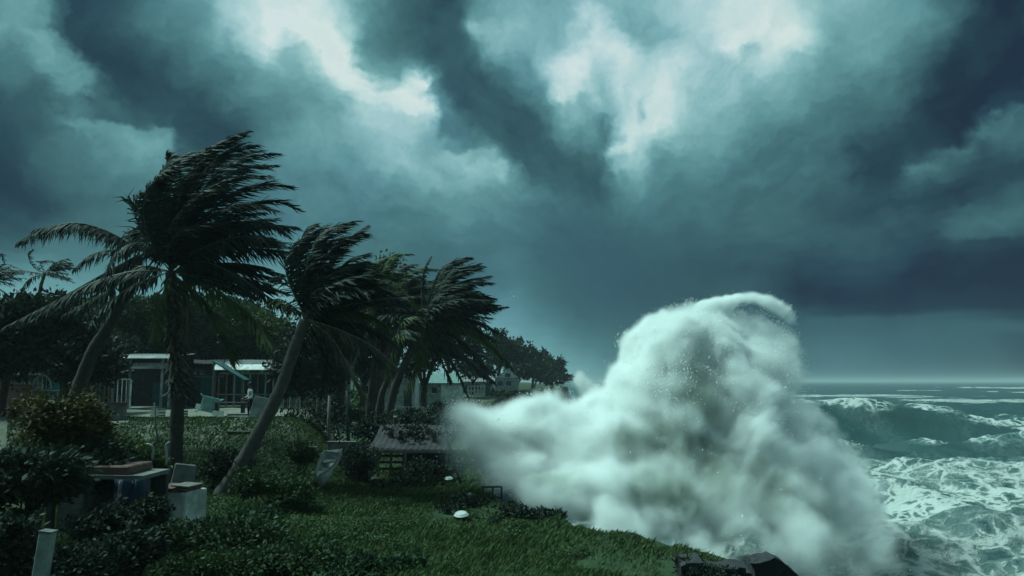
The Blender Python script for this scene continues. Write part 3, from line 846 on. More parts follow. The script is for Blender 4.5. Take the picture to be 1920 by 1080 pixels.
# the leaning palm left of it
B_fr = [
    ([(262, 472), (215, 440), (150, 418), (85, 428), (32, 455)], -.5, dict(droop=1.3, wind=.2, spread=.5, leaf=1.0)),
    ([(262, 472), (225, 445), (180, 425), (120, 420), (60, 432)], 1, dict(droop=1.2, wind=.2, spread=.5, leaf=.9)),
    ([(262, 470), (240, 436), (290, 420), (330, 440)], 0, dict(droop=1.0, wind=.3, spread=.6, leaf=.8)),
    ([(262, 474), (215, 468), (170, 478), (138, 505)], -1, dict(droop=1.0, wind=.2, spread=.6, leaf=.8)),
    ([(262, 476), (225, 500), (190, 540), (150, 590)], .5, dict(droop=1.0, wind=.2, spread=.6, leaf=.9)),
    ([(262, 476), (200, 510), (110, 560), (10, 612)], -1.5, dict(droop=1.0, wind=.2, spread=.6, leaf=1.0)),
    ([(265, 470), (280, 420), (320, 390), (370, 385)], 1, dict(droop=.4, wind=.8, leaf=.9)),
    ([(265, 472), (310, 460), (360, 470), (400, 510)], -1, dict(droop=.8, wind=.5, leaf=.9)),
]
palm("palm with a dark leaning trunk, long fronds arching over to the left", 38, [(118, 752), (165, 680), (205, 610), (240, 540), (262, 480)], .30, .22, B_fr,
     [(rnd.uniform(0, 180), rnd.uniform(0, 60), 3.6, dict(kw=.4, kg=.25, droop=.6, wind=.7)) for _ in range(6)], 2, .95)

# the palm with the slanting pale lower trunk
C_fr = [
    ([(572, 592), (575, 520), (590, 455), (625, 425), (672, 414)], 0, dict(UP, leaf=.8)),
    ([(572, 592), (590, 530), (620, 470), (655, 445), (688, 440)], -1, dict(UP, leaf=.85)),
    ([(572, 592), (560, 520), (562, 460), (575, 428), (592, 420)], .5, dict(UP, leaf=.6)),
    ([(572, 592), (548, 530), (545, 480), (560, 450), (600, 440)], .5, dict(UP, leaf=.75)),
    ([(572, 592), (610, 540), (650, 490), (690, 475)], 1, dict(UP, leaf=.8)),
    ([(572, 592), (600, 520), (640, 460), (685, 425)], 1.5, dict(UP, leaf=.8)),
    ([(572, 590), (620, 555), (680, 520), (730, 510)], -1, dict(GREEN, droop=.5, wind=.8, leaf=.9)),
    ([(572, 590), (640, 575), (710, 562), (775, 556)], -1.5, dict(PALE, droop=.7, wind=.6, leaf=.7)),
    ([(575, 598), (620, 632), (655, 690), (690, 752)], -1.2, dict(DRY, droop=.9, wind=.25, spread=.45, leaf=.7)),
    ([(575, 598), (640, 620), (700, 650), (745, 690)], -1.5, dict(DRY, droop=1.1, wind=.4, spread=.5, leaf=.8)),
    ([(570, 592), (545, 572), (520, 560), (500, 572)], .5, dict(GREEN, droop=1.0, wind=.2, leaf=.6)),
    ([(570, 592), (550, 545), (530, 520), (505, 525)], 1, dict(droop=.8, wind=.3, leaf=.7)),
    ([(572, 596), (600, 640), (610, 690), (600, 740)], .5, dict(droop=1.0, wind=.2, spread=.5, leaf=.8)),
    ([(575, 596), (640, 600), (700, 615), (750, 650)], 1, dict(droop=1.0, wind=.5, spread=.6, leaf=.9)),
    ([(575, 594), (630, 580), (690, 590), (735, 615)], 0, dict(GREEN, droop=.9, wind=.5, spread=.6, leaf=.9)),
]
C_fr += [([(572, 594), (630, 545), (700, 535), (760, 560)], .5, dict(droop=.9, wind=.5, leaf=1.1)), ([(572, 594), (620, 600), (680, 630), (720, 680)], .8, dict(droop=1.0, wind=.3, leaf=1.1)),
         ([(572, 592), (600, 560), (650, 540), (700, 545)], -1.5, dict(droop=.9, wind=.5, leaf=1.1)), ([(572, 596), (560, 640), (548, 680), (540, 720)], .5, dict(droop=1.0, wind=.3, leaf=1.0)),
         ([(572, 592), (562, 510), (570, 450), (610, 422)], .8, dict(UP, leaf=1.0)), ([(572, 592), (575, 500), (605, 440), (650, 425)], -.8, dict(UP, leaf=1.0)), ([(572, 592), (585, 510), (615, 455), (672, 440)], .6, dict(UP, leaf=1.0)), ([(572, 592), (548, 545), (535, 500), (548, 465)], -.8, dict(UP, leaf=.9)), ([(572, 592), (565, 540), (585, 490), (640, 470)], -.5, dict(UP, leaf=1.1)), ([(572, 592), (590, 550), (640, 505), (700, 500)], -.5, dict(UP, leaf=1.2))]
palm("palm with a slanting grey trunk rising from the undergrowth beside the white tank", 30, [(412, 942), (468, 842), (520, 742), (550, 660), (572, 600)], .24, .20, C_fr,
     [(rnd.uniform(20, 200), rnd.uniform(30, 80), rnd.uniform(2.8, 4.0), dict(kw=.7, kg=.15, droop=.45, wind=.9, leaf=1.0)) for _ in range(26)], 3, .8, trunk_mat=M_TRUNK_PALE, width=.058)

# three thin trunks close together
D_fr = [
    ([(795, 602), (812, 550), (832, 505), (855, 488), (882, 484)], 0, dict(UP, leaf=1.0, spread=.55)),
    ([(795, 602), (825, 545), (862, 510), (905, 500)], -1, dict(UP, leaf=1.1, spread=.55)),
    ([(795, 602), (835, 555), (880, 530), (922, 532)], 1, dict(UP, leaf=1.1, spread=.6)),
    ([(795, 602), (840, 570), (890, 555), (926, 562)], -.5, dict(UP, leaf=1.0, spread=.6)),
    ([(795, 602), (850, 588), (905, 580), (950, 575)], 0, dict(droop=.7, wind=.7, leaf=.6, spread=.5)),
    ([(795, 602), (850, 605), (910, 635), (960, 690)], -1, dict(GREEN, droop=1.0, wind=.3, leaf=1.3, spread=.6)),
    ([(795, 602), (845, 600), (890, 615), (930, 640)], 1, dict(GREEN, droop=.9, wind=.4, leaf=1.0, spread=.6)),
    ([(795, 604), (825, 640), (855, 690), (880, 748)], -1, dict(droop=.9, wind=.1, leaf=.8, spread=.35)),
    ([(795, 604), (845, 640), (890, 685), (928, 716)], -1.5, dict(droop=1.1, wind=.1, leaf=.9, spread=.35)),
    ([(795, 604), (815, 650), (835, 690), (845, 715)], 0, dict(droop=.9, wind=.1, leaf=.9, spread=.4)),
    ([(795, 600), (790, 550), (795, 505), (808, 482)], .5, dict(UP, leaf=.35)),
    ([(795, 602), (770, 560), (740, 530), (700, 520)], 1, dict(GREEN, droop=.9, wind=.4, leaf=.9)),
    ([(795, 602), (760, 590), (720, 590), (690, 610)], .5, dict(droop=1.0, wind=.3, leaf=.9)),
]
D_fr += [([(795, 602), (808, 545), (830, 500), (868, 488)], .5, dict(UP, leaf=1.4, spread=.8)), ([(795, 602), (818, 550), (848, 508), (895, 496)], -.6, dict(UP, leaf=1.4, spread=.8)), ([(795, 602), (825, 560), (860, 530), (915, 518)], .6, dict(UP, leaf=1.4, spread=.8)), ([(795, 602), (840, 580), (885, 562), (930, 575)], -.4, dict(droop=.8, wind=.6, leaf=1.4, spread=.8)),
         ([(795, 602), (845, 595), (890, 600), (935, 622)], -.8, dict(droop=.9, wind=.4, leaf=1.4, spread=.8)), ([(795, 602), (815, 555), (840, 520), (880, 510)], .8, dict(UP, leaf=1.4, spread=.8)),
         ([(795, 602), (790, 650), (775, 700), (760, 735)], -.5, dict(GREEN, droop=1.0, wind=.2, leaf=1.3)), ([(795, 602), (760, 620), (735, 660), (725, 710)], .4, dict(GREEN, droop=1.0, wind=.3, leaf=1.4)),
         ([(795, 602), (840, 620), (880, 650), (910, 690)], .6, dict(droop=1.0, wind=.3, leaf=1.4, spread=.8))]
palm("rightmost tall palm, broad fronds blown out like a fan over the spray", 52, [(722, 792), (738, 735), (765, 670), (795, 606)], .27, .22, D_fr,
     [(rnd.uniform(20, 190), rnd.uniform(20, 75), rnd.uniform(3.8, 5.2), dict(kw=.6, kg=.15, droop=.5, wind=.8, leaf=1.35)) for _ in range(26)], 4, 1.0, dens=16, width=.09)
E_fr = [
    ([(718, 590), (715, 520), (735, 480), (770, 476)], 0, dict(GREEN, droop=.4, wind=.8, leaf=1.0)),
    ([(718, 590), (690, 530), (705, 490), (745, 480)], 1, dict(GREEN, droop=.4, wind=.8, leaf=1.0)),
    ([(718, 590), (745, 530), (780, 505), (820, 505)], -1, dict(GREEN, droop=.6, wind=.8, leaf=1.0)),
    ([(718, 590), (680, 560), (650, 545), (615, 560)], 0, dict(droop=1.0, wind=.3, leaf=1.0)),
    ([(718, 590), (760, 600), (790, 640), (800, 690)], -1, dict(GREEN, droop=1.0, wind=.2, leaf=1.1)),
    ([(718, 590), (735, 640), (740, 690), (738, 730)], -1, dict(DRY, droop=1.0, wind=.1, leaf=.9, spread=.5)),
    ([(718, 590), (690, 620), (670, 660), (660, 700)], 0, dict(droop=1.0, wind=.2, leaf=1.0)),
]
palm("palm behind the slanting one, greenish round crown and a thin upright trunk", 56, [(688, 790), (696, 730), (706, 660), (718, 595)], .22, .17, E_fr,
     [(rnd.uniform(-40, 190), rnd.uniform(10, 75), rnd.uniform(4.0, 5.4), dict(kw=.5, kg=.2, droop=.6, wind=.8, leaf=1.4, mats=(M_FROND_G, M_RACHIS) if k % 2 else (M_FROND, M_RACHIS))) for k in range(30)], 5, 1.0, dens=16, width=.09)
palm("palm standing between two close trunks, low drooping crown", 54, [(704, 790), (716, 740), (738, 690), (755, 640)], .22, .18, [],
     [(rnd.uniform(-20, 200), rnd.uniform(-10, 60), rnd.uniform(3.4, 4.8), dict(kw=.5, kg=.25, droop=.8, wind=.7, leaf=1.3, mats=(M_FROND_G, M_RACHIS) if k % 3 == 0 else (M_FROND, M_RACHIS))) for k in range(26)], 6, 1.0, dens=16, width=.09)
palm("small far palm at the left with a pale thin trunk against the sky", 66, [(66, 690), (70, 610), (74, 550), (84, 512)], .16, .12,
     [([(84, 512), (62, 500), (52, 478), (60, 468)], 0, dict(UP, leaf=.5)), ([(84, 512), (75, 490), (100, 490), (122, 508)], 0, dict(droop=.8, wind=.4, leaf=.7)),
      ([(84, 514), (105, 518), (120, 522), (140, 530)], 0, dict(droop=.5, wind=.6, leaf=.7)), ([(84, 514), (50, 508), (20, 505), (-10, 498)], 0, dict(droop=.5, wind=.1, leaf=.7)),
      ([(84, 514), (60, 520), (45, 535), (40, 560)], 0, dict(droop=1., wind=.2, leaf=.8))],
     [(rnd.uniform(0, 180), rnd.uniform(-10, 60), 2.2, dict(kw=.6, kg=.3, droop=.8, wind=.6)) for _ in range(9)], 7, .7, trunk_mat=M_TRUNK_PALE, dens=10, width=.08)
palm("palm at the very left edge, only its blown fronds in view", 58, [(-40, 720), (-36, 640), (-34, 580), (-30, 530)], .18, .14,
     [([(-30, 530), (-10, 505), (10, 495), (38, 505)], 0, dict(droop=.4, wind=.5, leaf=.5)), ([(-30, 530), (0, 515), (25, 520), (48, 522)], 0, dict(droop=.3, wind=.6, leaf=.5)),
      ([(-30, 525), (-15, 490), (0, 475), (8, 492)], 0, dict(droop=.6, wind=.4, leaf=.5)), ([(-30, 532), (5, 545), (30, 570), (40, 600)], 0, dict(droop=.9, wind=.3, leaf=.8))],
     [(rnd.uniform(0, 180), rnd.uniform(-10, 60), 2.6, dict(kw=.5, kg=.3, droop=.8, wind=.6)) for _ in range(7)], 8, .8, dens=10, width=.08)

# leaf clumps for broad-leaved trees and shrubs
def leaf_cloud(blobs, n, size, rg, wind=.3, aspect=.5, tuft=.25):
    """quads spread through lumpy blobs (centre, radii); more towards the outside, gathered in tufts"""
    w = np.array([b[1][0]*b[1][1] + b[1][0]*b[1][2] for b in blobs]); w = w/w.sum()
    nt = max(8, n//14)
    pick = rg.choice(len(blobs), nt, p=w)
    d = rg.normal(size=(nt, 3)); d /= np.linalg.norm(d, axis=1)[:, None]
    r = rg.uniform(.35, 1.0, nt)**.5
    c = np.array([b[0] for b in blobs])[pick] + d*np.array([b[1] for b in blobs])[pick]*(r*rg.uniform(.8, 1.18, nt))[:, None]
    k = rg.integers(0, nt, n)
    rad = np.array([min(b[1]) for b in blobs])[pick][k]
    p = c[k] + rg.normal(size=(n, 3))*(tuft*rad)[:, None]
    a = rg.normal(size=(n, 3)) + d[k]*.8 + np.array([wind*1.5, 0, .1]); a /= np.linalg.norm(a, axis=1)[:, None]
    b = np.cross(a, rg.normal(size=(n, 3)) + [0, 0, 1.2]); b /= np.linalg.norm(b, axis=1)[:, None]
    s = size*rg.uniform(.55, 1.3, n)[:, None]
    q = np.stack([p, p + a*s*.5 + b*s*aspect*.5, p + a*s, p + a*s*.5 - b*s*aspect*.5], 1)
    return q.reshape(-1, 3), np.arange(n*4).reshape(-1, 4)

def foliage_mat(name, c, trans=.2, island=.45):
    return mat(name, c, .6, .5, .9, tuple(k*.55 for k in c), island=island, spec=.10, trans=trans, bump=0)
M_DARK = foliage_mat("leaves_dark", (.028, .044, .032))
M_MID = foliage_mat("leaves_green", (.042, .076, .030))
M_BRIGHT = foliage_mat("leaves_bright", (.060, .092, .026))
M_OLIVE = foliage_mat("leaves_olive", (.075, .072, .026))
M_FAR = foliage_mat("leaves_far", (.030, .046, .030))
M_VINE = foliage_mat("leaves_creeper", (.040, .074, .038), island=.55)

def tree(label, px, py, rx, ry, y, material, n, size, seed, group, foot=None, lobes=7, name="broadleaf_tree"):
    """crown centred on a photo pixel at distance y; rx, ry in pixels"""
    rg = np.random.default_rng(seed)
    c = P(px, py, y); RX, RZ = px_m(rx, y), px_m(ry, y)
    base = Vector((c.x - .15*RX, y, 0)); base.z = float(height(base.x, base.y)) - .1
    root = empty(name, base, label, "tree", group)
    C = c-base
    blobs = [(tuple(C), (RX*.6, RX*.6, RZ*.6))]
    for k in range(lobes):
        a = 2*math.pi*k/lobes + rg.uniform(-.4, .4); f = rg.uniform(.45, .72)
        o = Vector((math.cos(a)*RX*.62, math.sin(a)*RX*.5, rg.uniform(-.5, .62)*RZ))
        blobs.append((tuple(C+o), (RX*f*.62, RX*f*.62, RZ*f*.6)))
    blobs.append((tuple(C+Vector((rg.uniform(-.2, .3)*RX, 0, RZ*.62))), (RX*.36, RX*.36, RZ*.38)))
    co, f = leaf_cloud(blobs, n, size, rg)
    link("crown", np_mesh("crown", co, f, 4), material, root)
    mb = MB(); H = C.z; r = max(.10, .045*H+.05)
    fork = Vector((C.x*.5, C.y, H*.45))
    mb.tube(smooth_path([(0, 0, 0), (C.x*.2, 0, H*.25), fork], 7), [r*1.3, r*1.1, r, r*.95, r*.9, r*.85, r*.8], 8)
    for b in blobs[1:6]:
        e = Vector(b[0]); mb.tube(smooth_path([fork, fork.lerp(e, .5)+Vector((0, 0, .1*H)), e], 6), [r*.6, r*.5, r*.4, r*.3, r*.2, r*.1], 5)
    mb.build("trunk", M_BARK, root, True)
    return root

TG = "trees behind the beach huts"
TREES = [
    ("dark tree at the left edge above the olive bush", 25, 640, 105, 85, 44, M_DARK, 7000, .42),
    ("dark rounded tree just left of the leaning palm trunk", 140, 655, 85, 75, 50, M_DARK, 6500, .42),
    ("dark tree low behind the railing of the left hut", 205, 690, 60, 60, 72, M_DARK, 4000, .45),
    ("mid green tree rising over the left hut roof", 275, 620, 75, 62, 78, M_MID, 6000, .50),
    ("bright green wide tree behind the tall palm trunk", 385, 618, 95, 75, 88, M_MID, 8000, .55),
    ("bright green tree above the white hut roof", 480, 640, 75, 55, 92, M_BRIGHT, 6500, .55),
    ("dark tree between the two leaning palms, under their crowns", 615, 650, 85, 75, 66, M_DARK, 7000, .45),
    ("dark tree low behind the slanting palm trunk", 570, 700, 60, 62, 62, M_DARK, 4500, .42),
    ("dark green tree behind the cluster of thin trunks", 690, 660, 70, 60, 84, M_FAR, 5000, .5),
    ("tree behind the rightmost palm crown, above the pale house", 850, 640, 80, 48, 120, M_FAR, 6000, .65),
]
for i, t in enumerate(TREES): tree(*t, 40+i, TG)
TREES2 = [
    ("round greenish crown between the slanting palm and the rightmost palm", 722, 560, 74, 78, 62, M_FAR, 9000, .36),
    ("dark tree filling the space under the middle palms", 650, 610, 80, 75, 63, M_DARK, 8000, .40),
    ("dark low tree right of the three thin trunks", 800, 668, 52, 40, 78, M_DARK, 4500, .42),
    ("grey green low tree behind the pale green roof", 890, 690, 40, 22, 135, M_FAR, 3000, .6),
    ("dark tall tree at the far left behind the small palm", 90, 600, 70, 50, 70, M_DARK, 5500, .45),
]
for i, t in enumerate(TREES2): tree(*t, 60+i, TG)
HG = "far trees on the headland"
for i, t in enumerate([
    ("tallest far tree, just right of the drooping palm frond", 938, 655, 34, 38, 190, M_FAR, 3500, .9),
    ("far tree rising over the small gabled house", 972, 672, 30, 36, 215, M_FAR, 3200, .95),
    ("far tree with a pointed tip in the middle of the headland row", 1002, 682, 26, 28, 240, M_FAR, 2800, 1.0),
    ("last round far tree at the seaward end of the headland", 1036, 694, 28, 26, 255, M_FAR, 3200, 1.0),
    ("low far tree filling the gap beneath the headland crowns", 1008, 702, 44, 16, 250, M_FAR, 2600, 1.0),
    ("low wide far tree beside the small gabled house", 975, 700, 40, 16, 205, M_FAR, 2600, .9),
    ("far shrubby tree at the very end of the headland, by the spray", 1040, 712, 34, 10, 248, M_FAR, 2000, .9),
]): tree(*t, 70+i, HG)

def shrub(label, px, py, rx, ry, y, material, n, size, seed, group="bushes in front of the beach huts", stems=6, depth=1.0, wind=.4, cat="shrub", name="shrub"):
    rg = np.random.default_rng(seed)
    c = P(px, py, y); RX, RZ = px_m(rx, y), px_m(ry, y)
    base = Vector((c.x, y, float(height(c.x, y))-.05))
    root = empty(name, base, label, cat, group)
    C = c-base; blobs = []
    for k in range(7):
        o = Vector((rg.uniform(-.65, .65)*RX, rg.uniform(-.6, .6)*RX*depth, rg.uniform(-.55, .45)*RZ)); f = rg.uniform(.35, .6)
        blobs.append((tuple(C+o), (RX*f, RX*f*depth, RZ*f)))
    co, f = leaf_cloud(blobs, n, size, rg, wind)
    # stray shoots that break the outline
    link("foliage", np_mesh("foliage", co, f, 4), material, root)
    mb = MB()
    for k in range(stems):
        e = Vector(blobs[k % 7][0]) + Vector((RX*.15, 0, RZ*.3))
        s = Vector((e.x*.25, e.y*.25, 0))
        mb.tube(smooth_path([s, s.lerp(e, .5)+Vector((-.1*RX, 0, 0)), e], 6), [.03, .026, .022, .018, .012, .006], 5)
    mb.build("stem", M_BARK, root, True)
    return root

S = [
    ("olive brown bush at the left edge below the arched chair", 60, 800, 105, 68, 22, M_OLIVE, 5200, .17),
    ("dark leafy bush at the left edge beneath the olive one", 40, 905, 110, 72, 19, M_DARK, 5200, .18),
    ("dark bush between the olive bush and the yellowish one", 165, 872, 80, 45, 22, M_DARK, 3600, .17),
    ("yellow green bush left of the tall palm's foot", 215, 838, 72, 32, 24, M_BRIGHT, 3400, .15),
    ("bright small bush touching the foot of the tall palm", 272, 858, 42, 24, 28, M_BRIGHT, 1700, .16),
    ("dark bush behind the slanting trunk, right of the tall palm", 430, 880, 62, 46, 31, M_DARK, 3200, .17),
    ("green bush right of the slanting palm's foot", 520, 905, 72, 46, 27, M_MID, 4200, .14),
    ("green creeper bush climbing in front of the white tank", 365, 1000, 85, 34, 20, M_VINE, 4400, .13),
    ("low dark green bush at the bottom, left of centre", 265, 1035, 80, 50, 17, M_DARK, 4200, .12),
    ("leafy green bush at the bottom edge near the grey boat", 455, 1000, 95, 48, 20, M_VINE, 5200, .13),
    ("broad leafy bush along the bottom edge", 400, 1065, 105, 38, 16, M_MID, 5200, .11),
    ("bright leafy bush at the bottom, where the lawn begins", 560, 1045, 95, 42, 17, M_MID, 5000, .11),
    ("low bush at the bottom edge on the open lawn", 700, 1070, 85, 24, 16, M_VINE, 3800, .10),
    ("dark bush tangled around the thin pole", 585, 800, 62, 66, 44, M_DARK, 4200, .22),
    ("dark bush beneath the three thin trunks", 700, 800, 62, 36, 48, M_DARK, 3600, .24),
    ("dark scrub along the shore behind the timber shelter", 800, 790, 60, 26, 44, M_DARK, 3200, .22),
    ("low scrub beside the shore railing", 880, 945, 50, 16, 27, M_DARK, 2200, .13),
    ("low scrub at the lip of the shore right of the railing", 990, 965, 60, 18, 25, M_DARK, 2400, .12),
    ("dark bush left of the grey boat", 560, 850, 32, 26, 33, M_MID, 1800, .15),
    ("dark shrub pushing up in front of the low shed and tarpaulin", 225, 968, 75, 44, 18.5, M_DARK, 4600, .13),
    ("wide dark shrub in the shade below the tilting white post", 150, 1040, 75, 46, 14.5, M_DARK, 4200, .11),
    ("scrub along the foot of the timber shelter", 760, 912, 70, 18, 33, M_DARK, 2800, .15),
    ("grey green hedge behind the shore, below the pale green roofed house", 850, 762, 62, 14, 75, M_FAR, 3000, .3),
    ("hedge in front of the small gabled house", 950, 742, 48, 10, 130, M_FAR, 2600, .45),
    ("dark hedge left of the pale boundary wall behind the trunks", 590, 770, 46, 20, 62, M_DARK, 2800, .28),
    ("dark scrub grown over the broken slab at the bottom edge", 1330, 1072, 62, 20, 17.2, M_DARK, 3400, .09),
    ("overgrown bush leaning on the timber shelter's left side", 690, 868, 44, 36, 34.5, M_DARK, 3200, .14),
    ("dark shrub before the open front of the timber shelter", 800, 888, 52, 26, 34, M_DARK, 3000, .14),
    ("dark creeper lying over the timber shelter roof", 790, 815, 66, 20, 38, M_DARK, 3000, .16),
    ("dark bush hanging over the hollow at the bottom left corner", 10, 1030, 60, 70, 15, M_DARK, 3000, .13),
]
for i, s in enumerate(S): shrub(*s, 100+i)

# grass and weeds over the open lawn
def build_grass():
    rg = np.random.default_rng(5)
    n = 460000
    y = 11.5 + 34*rg.random(n)**1.6
    xe = edge_x(y); x0 = -.62*y
    x = x0 + (xe-.2-x0)*rg.random(n)
    dens = fbm(x*.5, y*.5, x*0+2, 4)
    keep = dens > .30 + .12*rg.random(n) - .06
    x, y, dens = x[keep], y[keep], dens[keep]; n = len(x)
    z = height(x, y) - .02 + (fbm(x*.8, y*.8, x*0, 4)-.5)*.30
    z += .35*sstep(-2.2, -.3, x-edge_x(y))*fbm(x*1.5, y*1.5, x*0+4, 3)
    h = (.03+.12*rg.random(n)**2.0)*(.5+dens) + .07*(rg.random(n) > .97)
    a = rg.uniform(0, 2*np.pi, n); w = (.006+.011*rg.random(n))*(y/18)
    dx, dy_ = np.cos(a)*w, np.sin(a)*w
    lean = h*rg.uniform(.2, .9, n); ly = h*rg.normal(0, .25, n)
    p = np.stack([x, y, z], -1)
    v0 = p + np.stack([-dx, -dy_, 0*x], -1); v1 = p + np.stack([dx, dy_, 0*x], -1)
    v2 = p + np.stack([lean*.4, ly*.4, h*.6], -1) + np.stack([dx, dy_, 0*x], -1)*.7
    v3 = p + np.stack([lean, ly, h], -1)
    co = np.stack([v0, v1, v2, v3], 1).reshape(-1, 3)
    o = link("grass", np_mesh("grass", co, np.arange(n*4).reshape(-1, 4), 4), foliage_mat("grass_blades", (.068, .112, .040), .15, .5))
    props(o, "short wind-flattened green grass of the lawn above the shore", "grass", kind="stuff")
    # low broad-leaved weeds near the viewpoint
    n = 150000
    y = 11.5 + 17*rg.random(n)**1.5
    x0 = -.40*y; x = x0 + (edge_x(y)-1.2-x0)*rg.random(n)
    d = fbm(x*.7+5, y*.7, x*0, 4); keep = d > .50 + .20*sstep(-4.5, -.5, x); x, y = x[keep], y[keep]; n = len(x)
    z = height(x, y) + (fbm(x*.8, y*.8, x*0, 4)-.5)*.30 + rg.random(n)*.22
    p = np.stack([x, y, z], -1)
    a = rg.normal(size=(n, 3))*[1, 1, .45] + [.4, 0, .2]; a /= np.linalg.norm(a, axis=1)[:, None]
    b = np.cross(a, rg.normal(size=(n, 3))*.5 + [0, 0, 1.]); b /= np.linalg.norm(b, axis=1)[:, None]
    s = (.035+.055*rg.random(n))[:, None]
    q = np.stack([p, p+a*s*.5+b*s*.35, p+a*s, p+a*s*.5-b*s*.35], 1).reshape(-1, 3)
    o = link("weeds", np_mesh("weeds", q, np.arange(n*4).reshape(-1, 4), 4), foliage_mat("weed_leaves", (.056, .100, .038), .2, .55))
    props(o, "low broad-leaved green weeds spreading over the lawn at the bottom", "weeds", kind="stuff")
build_grass()

# thick scrub on the hillside behind the huts
def build_hillside():
    rg = np.random.default_rng(9)
    n = 60000
    y = rg.uniform(68, 125, n); u = rg.uniform(-.72, -.17, n); x = u*y
    lump = fbm(x*.16, y*.16, x*0+8, 4)
    z = height(x, y) + (2.6*lump+.3)*rg.random(n)**.6*sstep(-.17, -.24, u)
    p = np.stack([x, y, z], -1)
    a = rg.normal(size=(n, 3)) + [.6, -.2, .3]; a /= np.linalg.norm(a, axis=1)[:, None]
    b = np.cross(a, rg.normal(size=(n, 3)) + [0, 0, 1.]); b /= np.linalg.norm(b, axis=1)[:, None]
    s = rg.uniform(.35, .9, n)[:, None]
    q = np.stack([p, p+a*s*.5+b*s*.3, p+a*s, p+a*s*.5-b*s*.3], 1).reshape(-1, 3)
    o = link("hillside_scrub", np_mesh("hillside_scrub", q, np.arange(n*4).reshape(-1, 4), 4), M_MID)
    props(o, "thick green scrub covering the hillside behind the huts", "scrub", kind="stuff")
build_hillside()
# ------------------------------------------------------------------ huts, walls and small things
M_WHITE = mat("white_paint", (.64, .66, .64), .6, .25, 1.7, (.30, .33, .32), bump=.15)
M_PALE = mat("pale_render", (.34, .37, .35), .85, .3, 1.6, (.13, .15, .14))
M_CONC = mat("weathered_concrete", (.19, .20, .19), .9, .3, 1.8, (.07, .075, .072), bump=.6)
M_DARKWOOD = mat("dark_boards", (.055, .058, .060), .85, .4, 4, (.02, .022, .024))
M_GREYWOOD = mat("grey_timber", (.19, .18, .165), .9, .4, 5, (.075, .07, .065), bump=.6)
M_TIN = mat("tin_roof", (.24, .25, .25), .55, .45, 2, (.12, .12, .125), metal=.2)
M_RUST = mat("rusty_tin", (.042, .036, .040), .9, .25, 1.1, (.018, .018, .022))
M_TEAL = mat("teal_paint", (.035, .115, .125), .7, .4, 3, (.018, .055, .062))
M_AQUA = mat("aqua_plastic", (.20, .36, .34), .5, .2, 3, (.13, .25, .24), bump=.1)
M_PINK = mat("faded_pink_paint", (.30, .17, .16), .85, .45, 3, (.14, .10, .10))
M_BLUE = mat("blue_tarpaulin", (.010, .034, .085), .5, .5, 2, (.004, .012, .03))
M_BROWN = mat("brown_board", (.15, .085, .07), .85, .4, 5, (.06, .038, .034))
M_PIPE = mat("dull_pipe", (.25, .21, .20), .6, .3, 6)
M_GLASS = mat("dark_glass", (.02, .03, .032), .15, .2, 3, bump=0, spec=.6)
M_PLASTIC = mat("white_plastic", (.80, .82, .80), .4, .15, 4, (.68, .70, .68), bump=.05)
M_GREENROOF = mat("pale_green_roof", (.16, .26, .24), .7, .4, 2, (.09, .16, .15))
M_ROCK = mat("wet_broken_concrete", (.024, .025, .028), .75, .5, 2.4, (.022, .022, .026), bump=.9)
M_SKIN = mat("skin", (.22, .13, .09), .6, .1, 6, bump=.05)
M_CLOTH_D = mat("dark_cloth", (.022, .024, .030), .9, .3, 8)
M_CLOTH_L = mat("pale_cloth", (.55, .57, .57), .9, .25, 8)
M_HAIR = mat("dark_hair", (.015, .013, .012), .7, .2, 20)

def on_ground(p): return Vector((p.x, p.y, float(height(p.x, p.y))))
def at(px, y, dz=0):
    p = P(px, 700, y); g = on_ground(p); g.z += dz; return g

def corrugated(w, d, rise, ridges, amp=.03, th=.02, dent=.05):
    """sheet w wide (x), d deep (y), back edge 'rise' higher, ridges run front to back, a little dented and uneven"""
    n = ridges*4+1; rows = 7; V, F = [], []
    rg = np.random.default_rng(ridges*7+int(w*10))
    for lay in (0, -th):
        for j in range(rows):
            t = j/(rows-1)
            for i in range(n):
                x = (i/(n-1)-.5)*w
                k = dent*(float(fbm(np.array([x*.9+50]), np.array([t*d*.8+w]), np.array([2.0]), 3)[0])-.5)*2
                edge = (.10*(float(vnoise(np.array([x*1.1+9]), np.array([j*1.0]), np.array([w]))[0])-.5) if j in (0, rows-1) else 0)
                V.append((x, t*d+edge, t*rise + lay + k + amp*math.sin(i*math.pi/2)))
    m = n*rows
    for j in range(rows-1):
        for i in range(n-1):
            a = j*n+i
            F += [(a, a+1, a+n+1, a+n), (m+a+1, m+a, m+a+n, m+a+n+1)]
    for i in range(n-1):
        F += [(i+1, i, m+i, m+i+1), ((rows-1)*n+i, (rows-1)*n+i+1, m+(rows-1)*n+i+1, m+(rows-1)*n+i)]
    return MB().add(V, F)

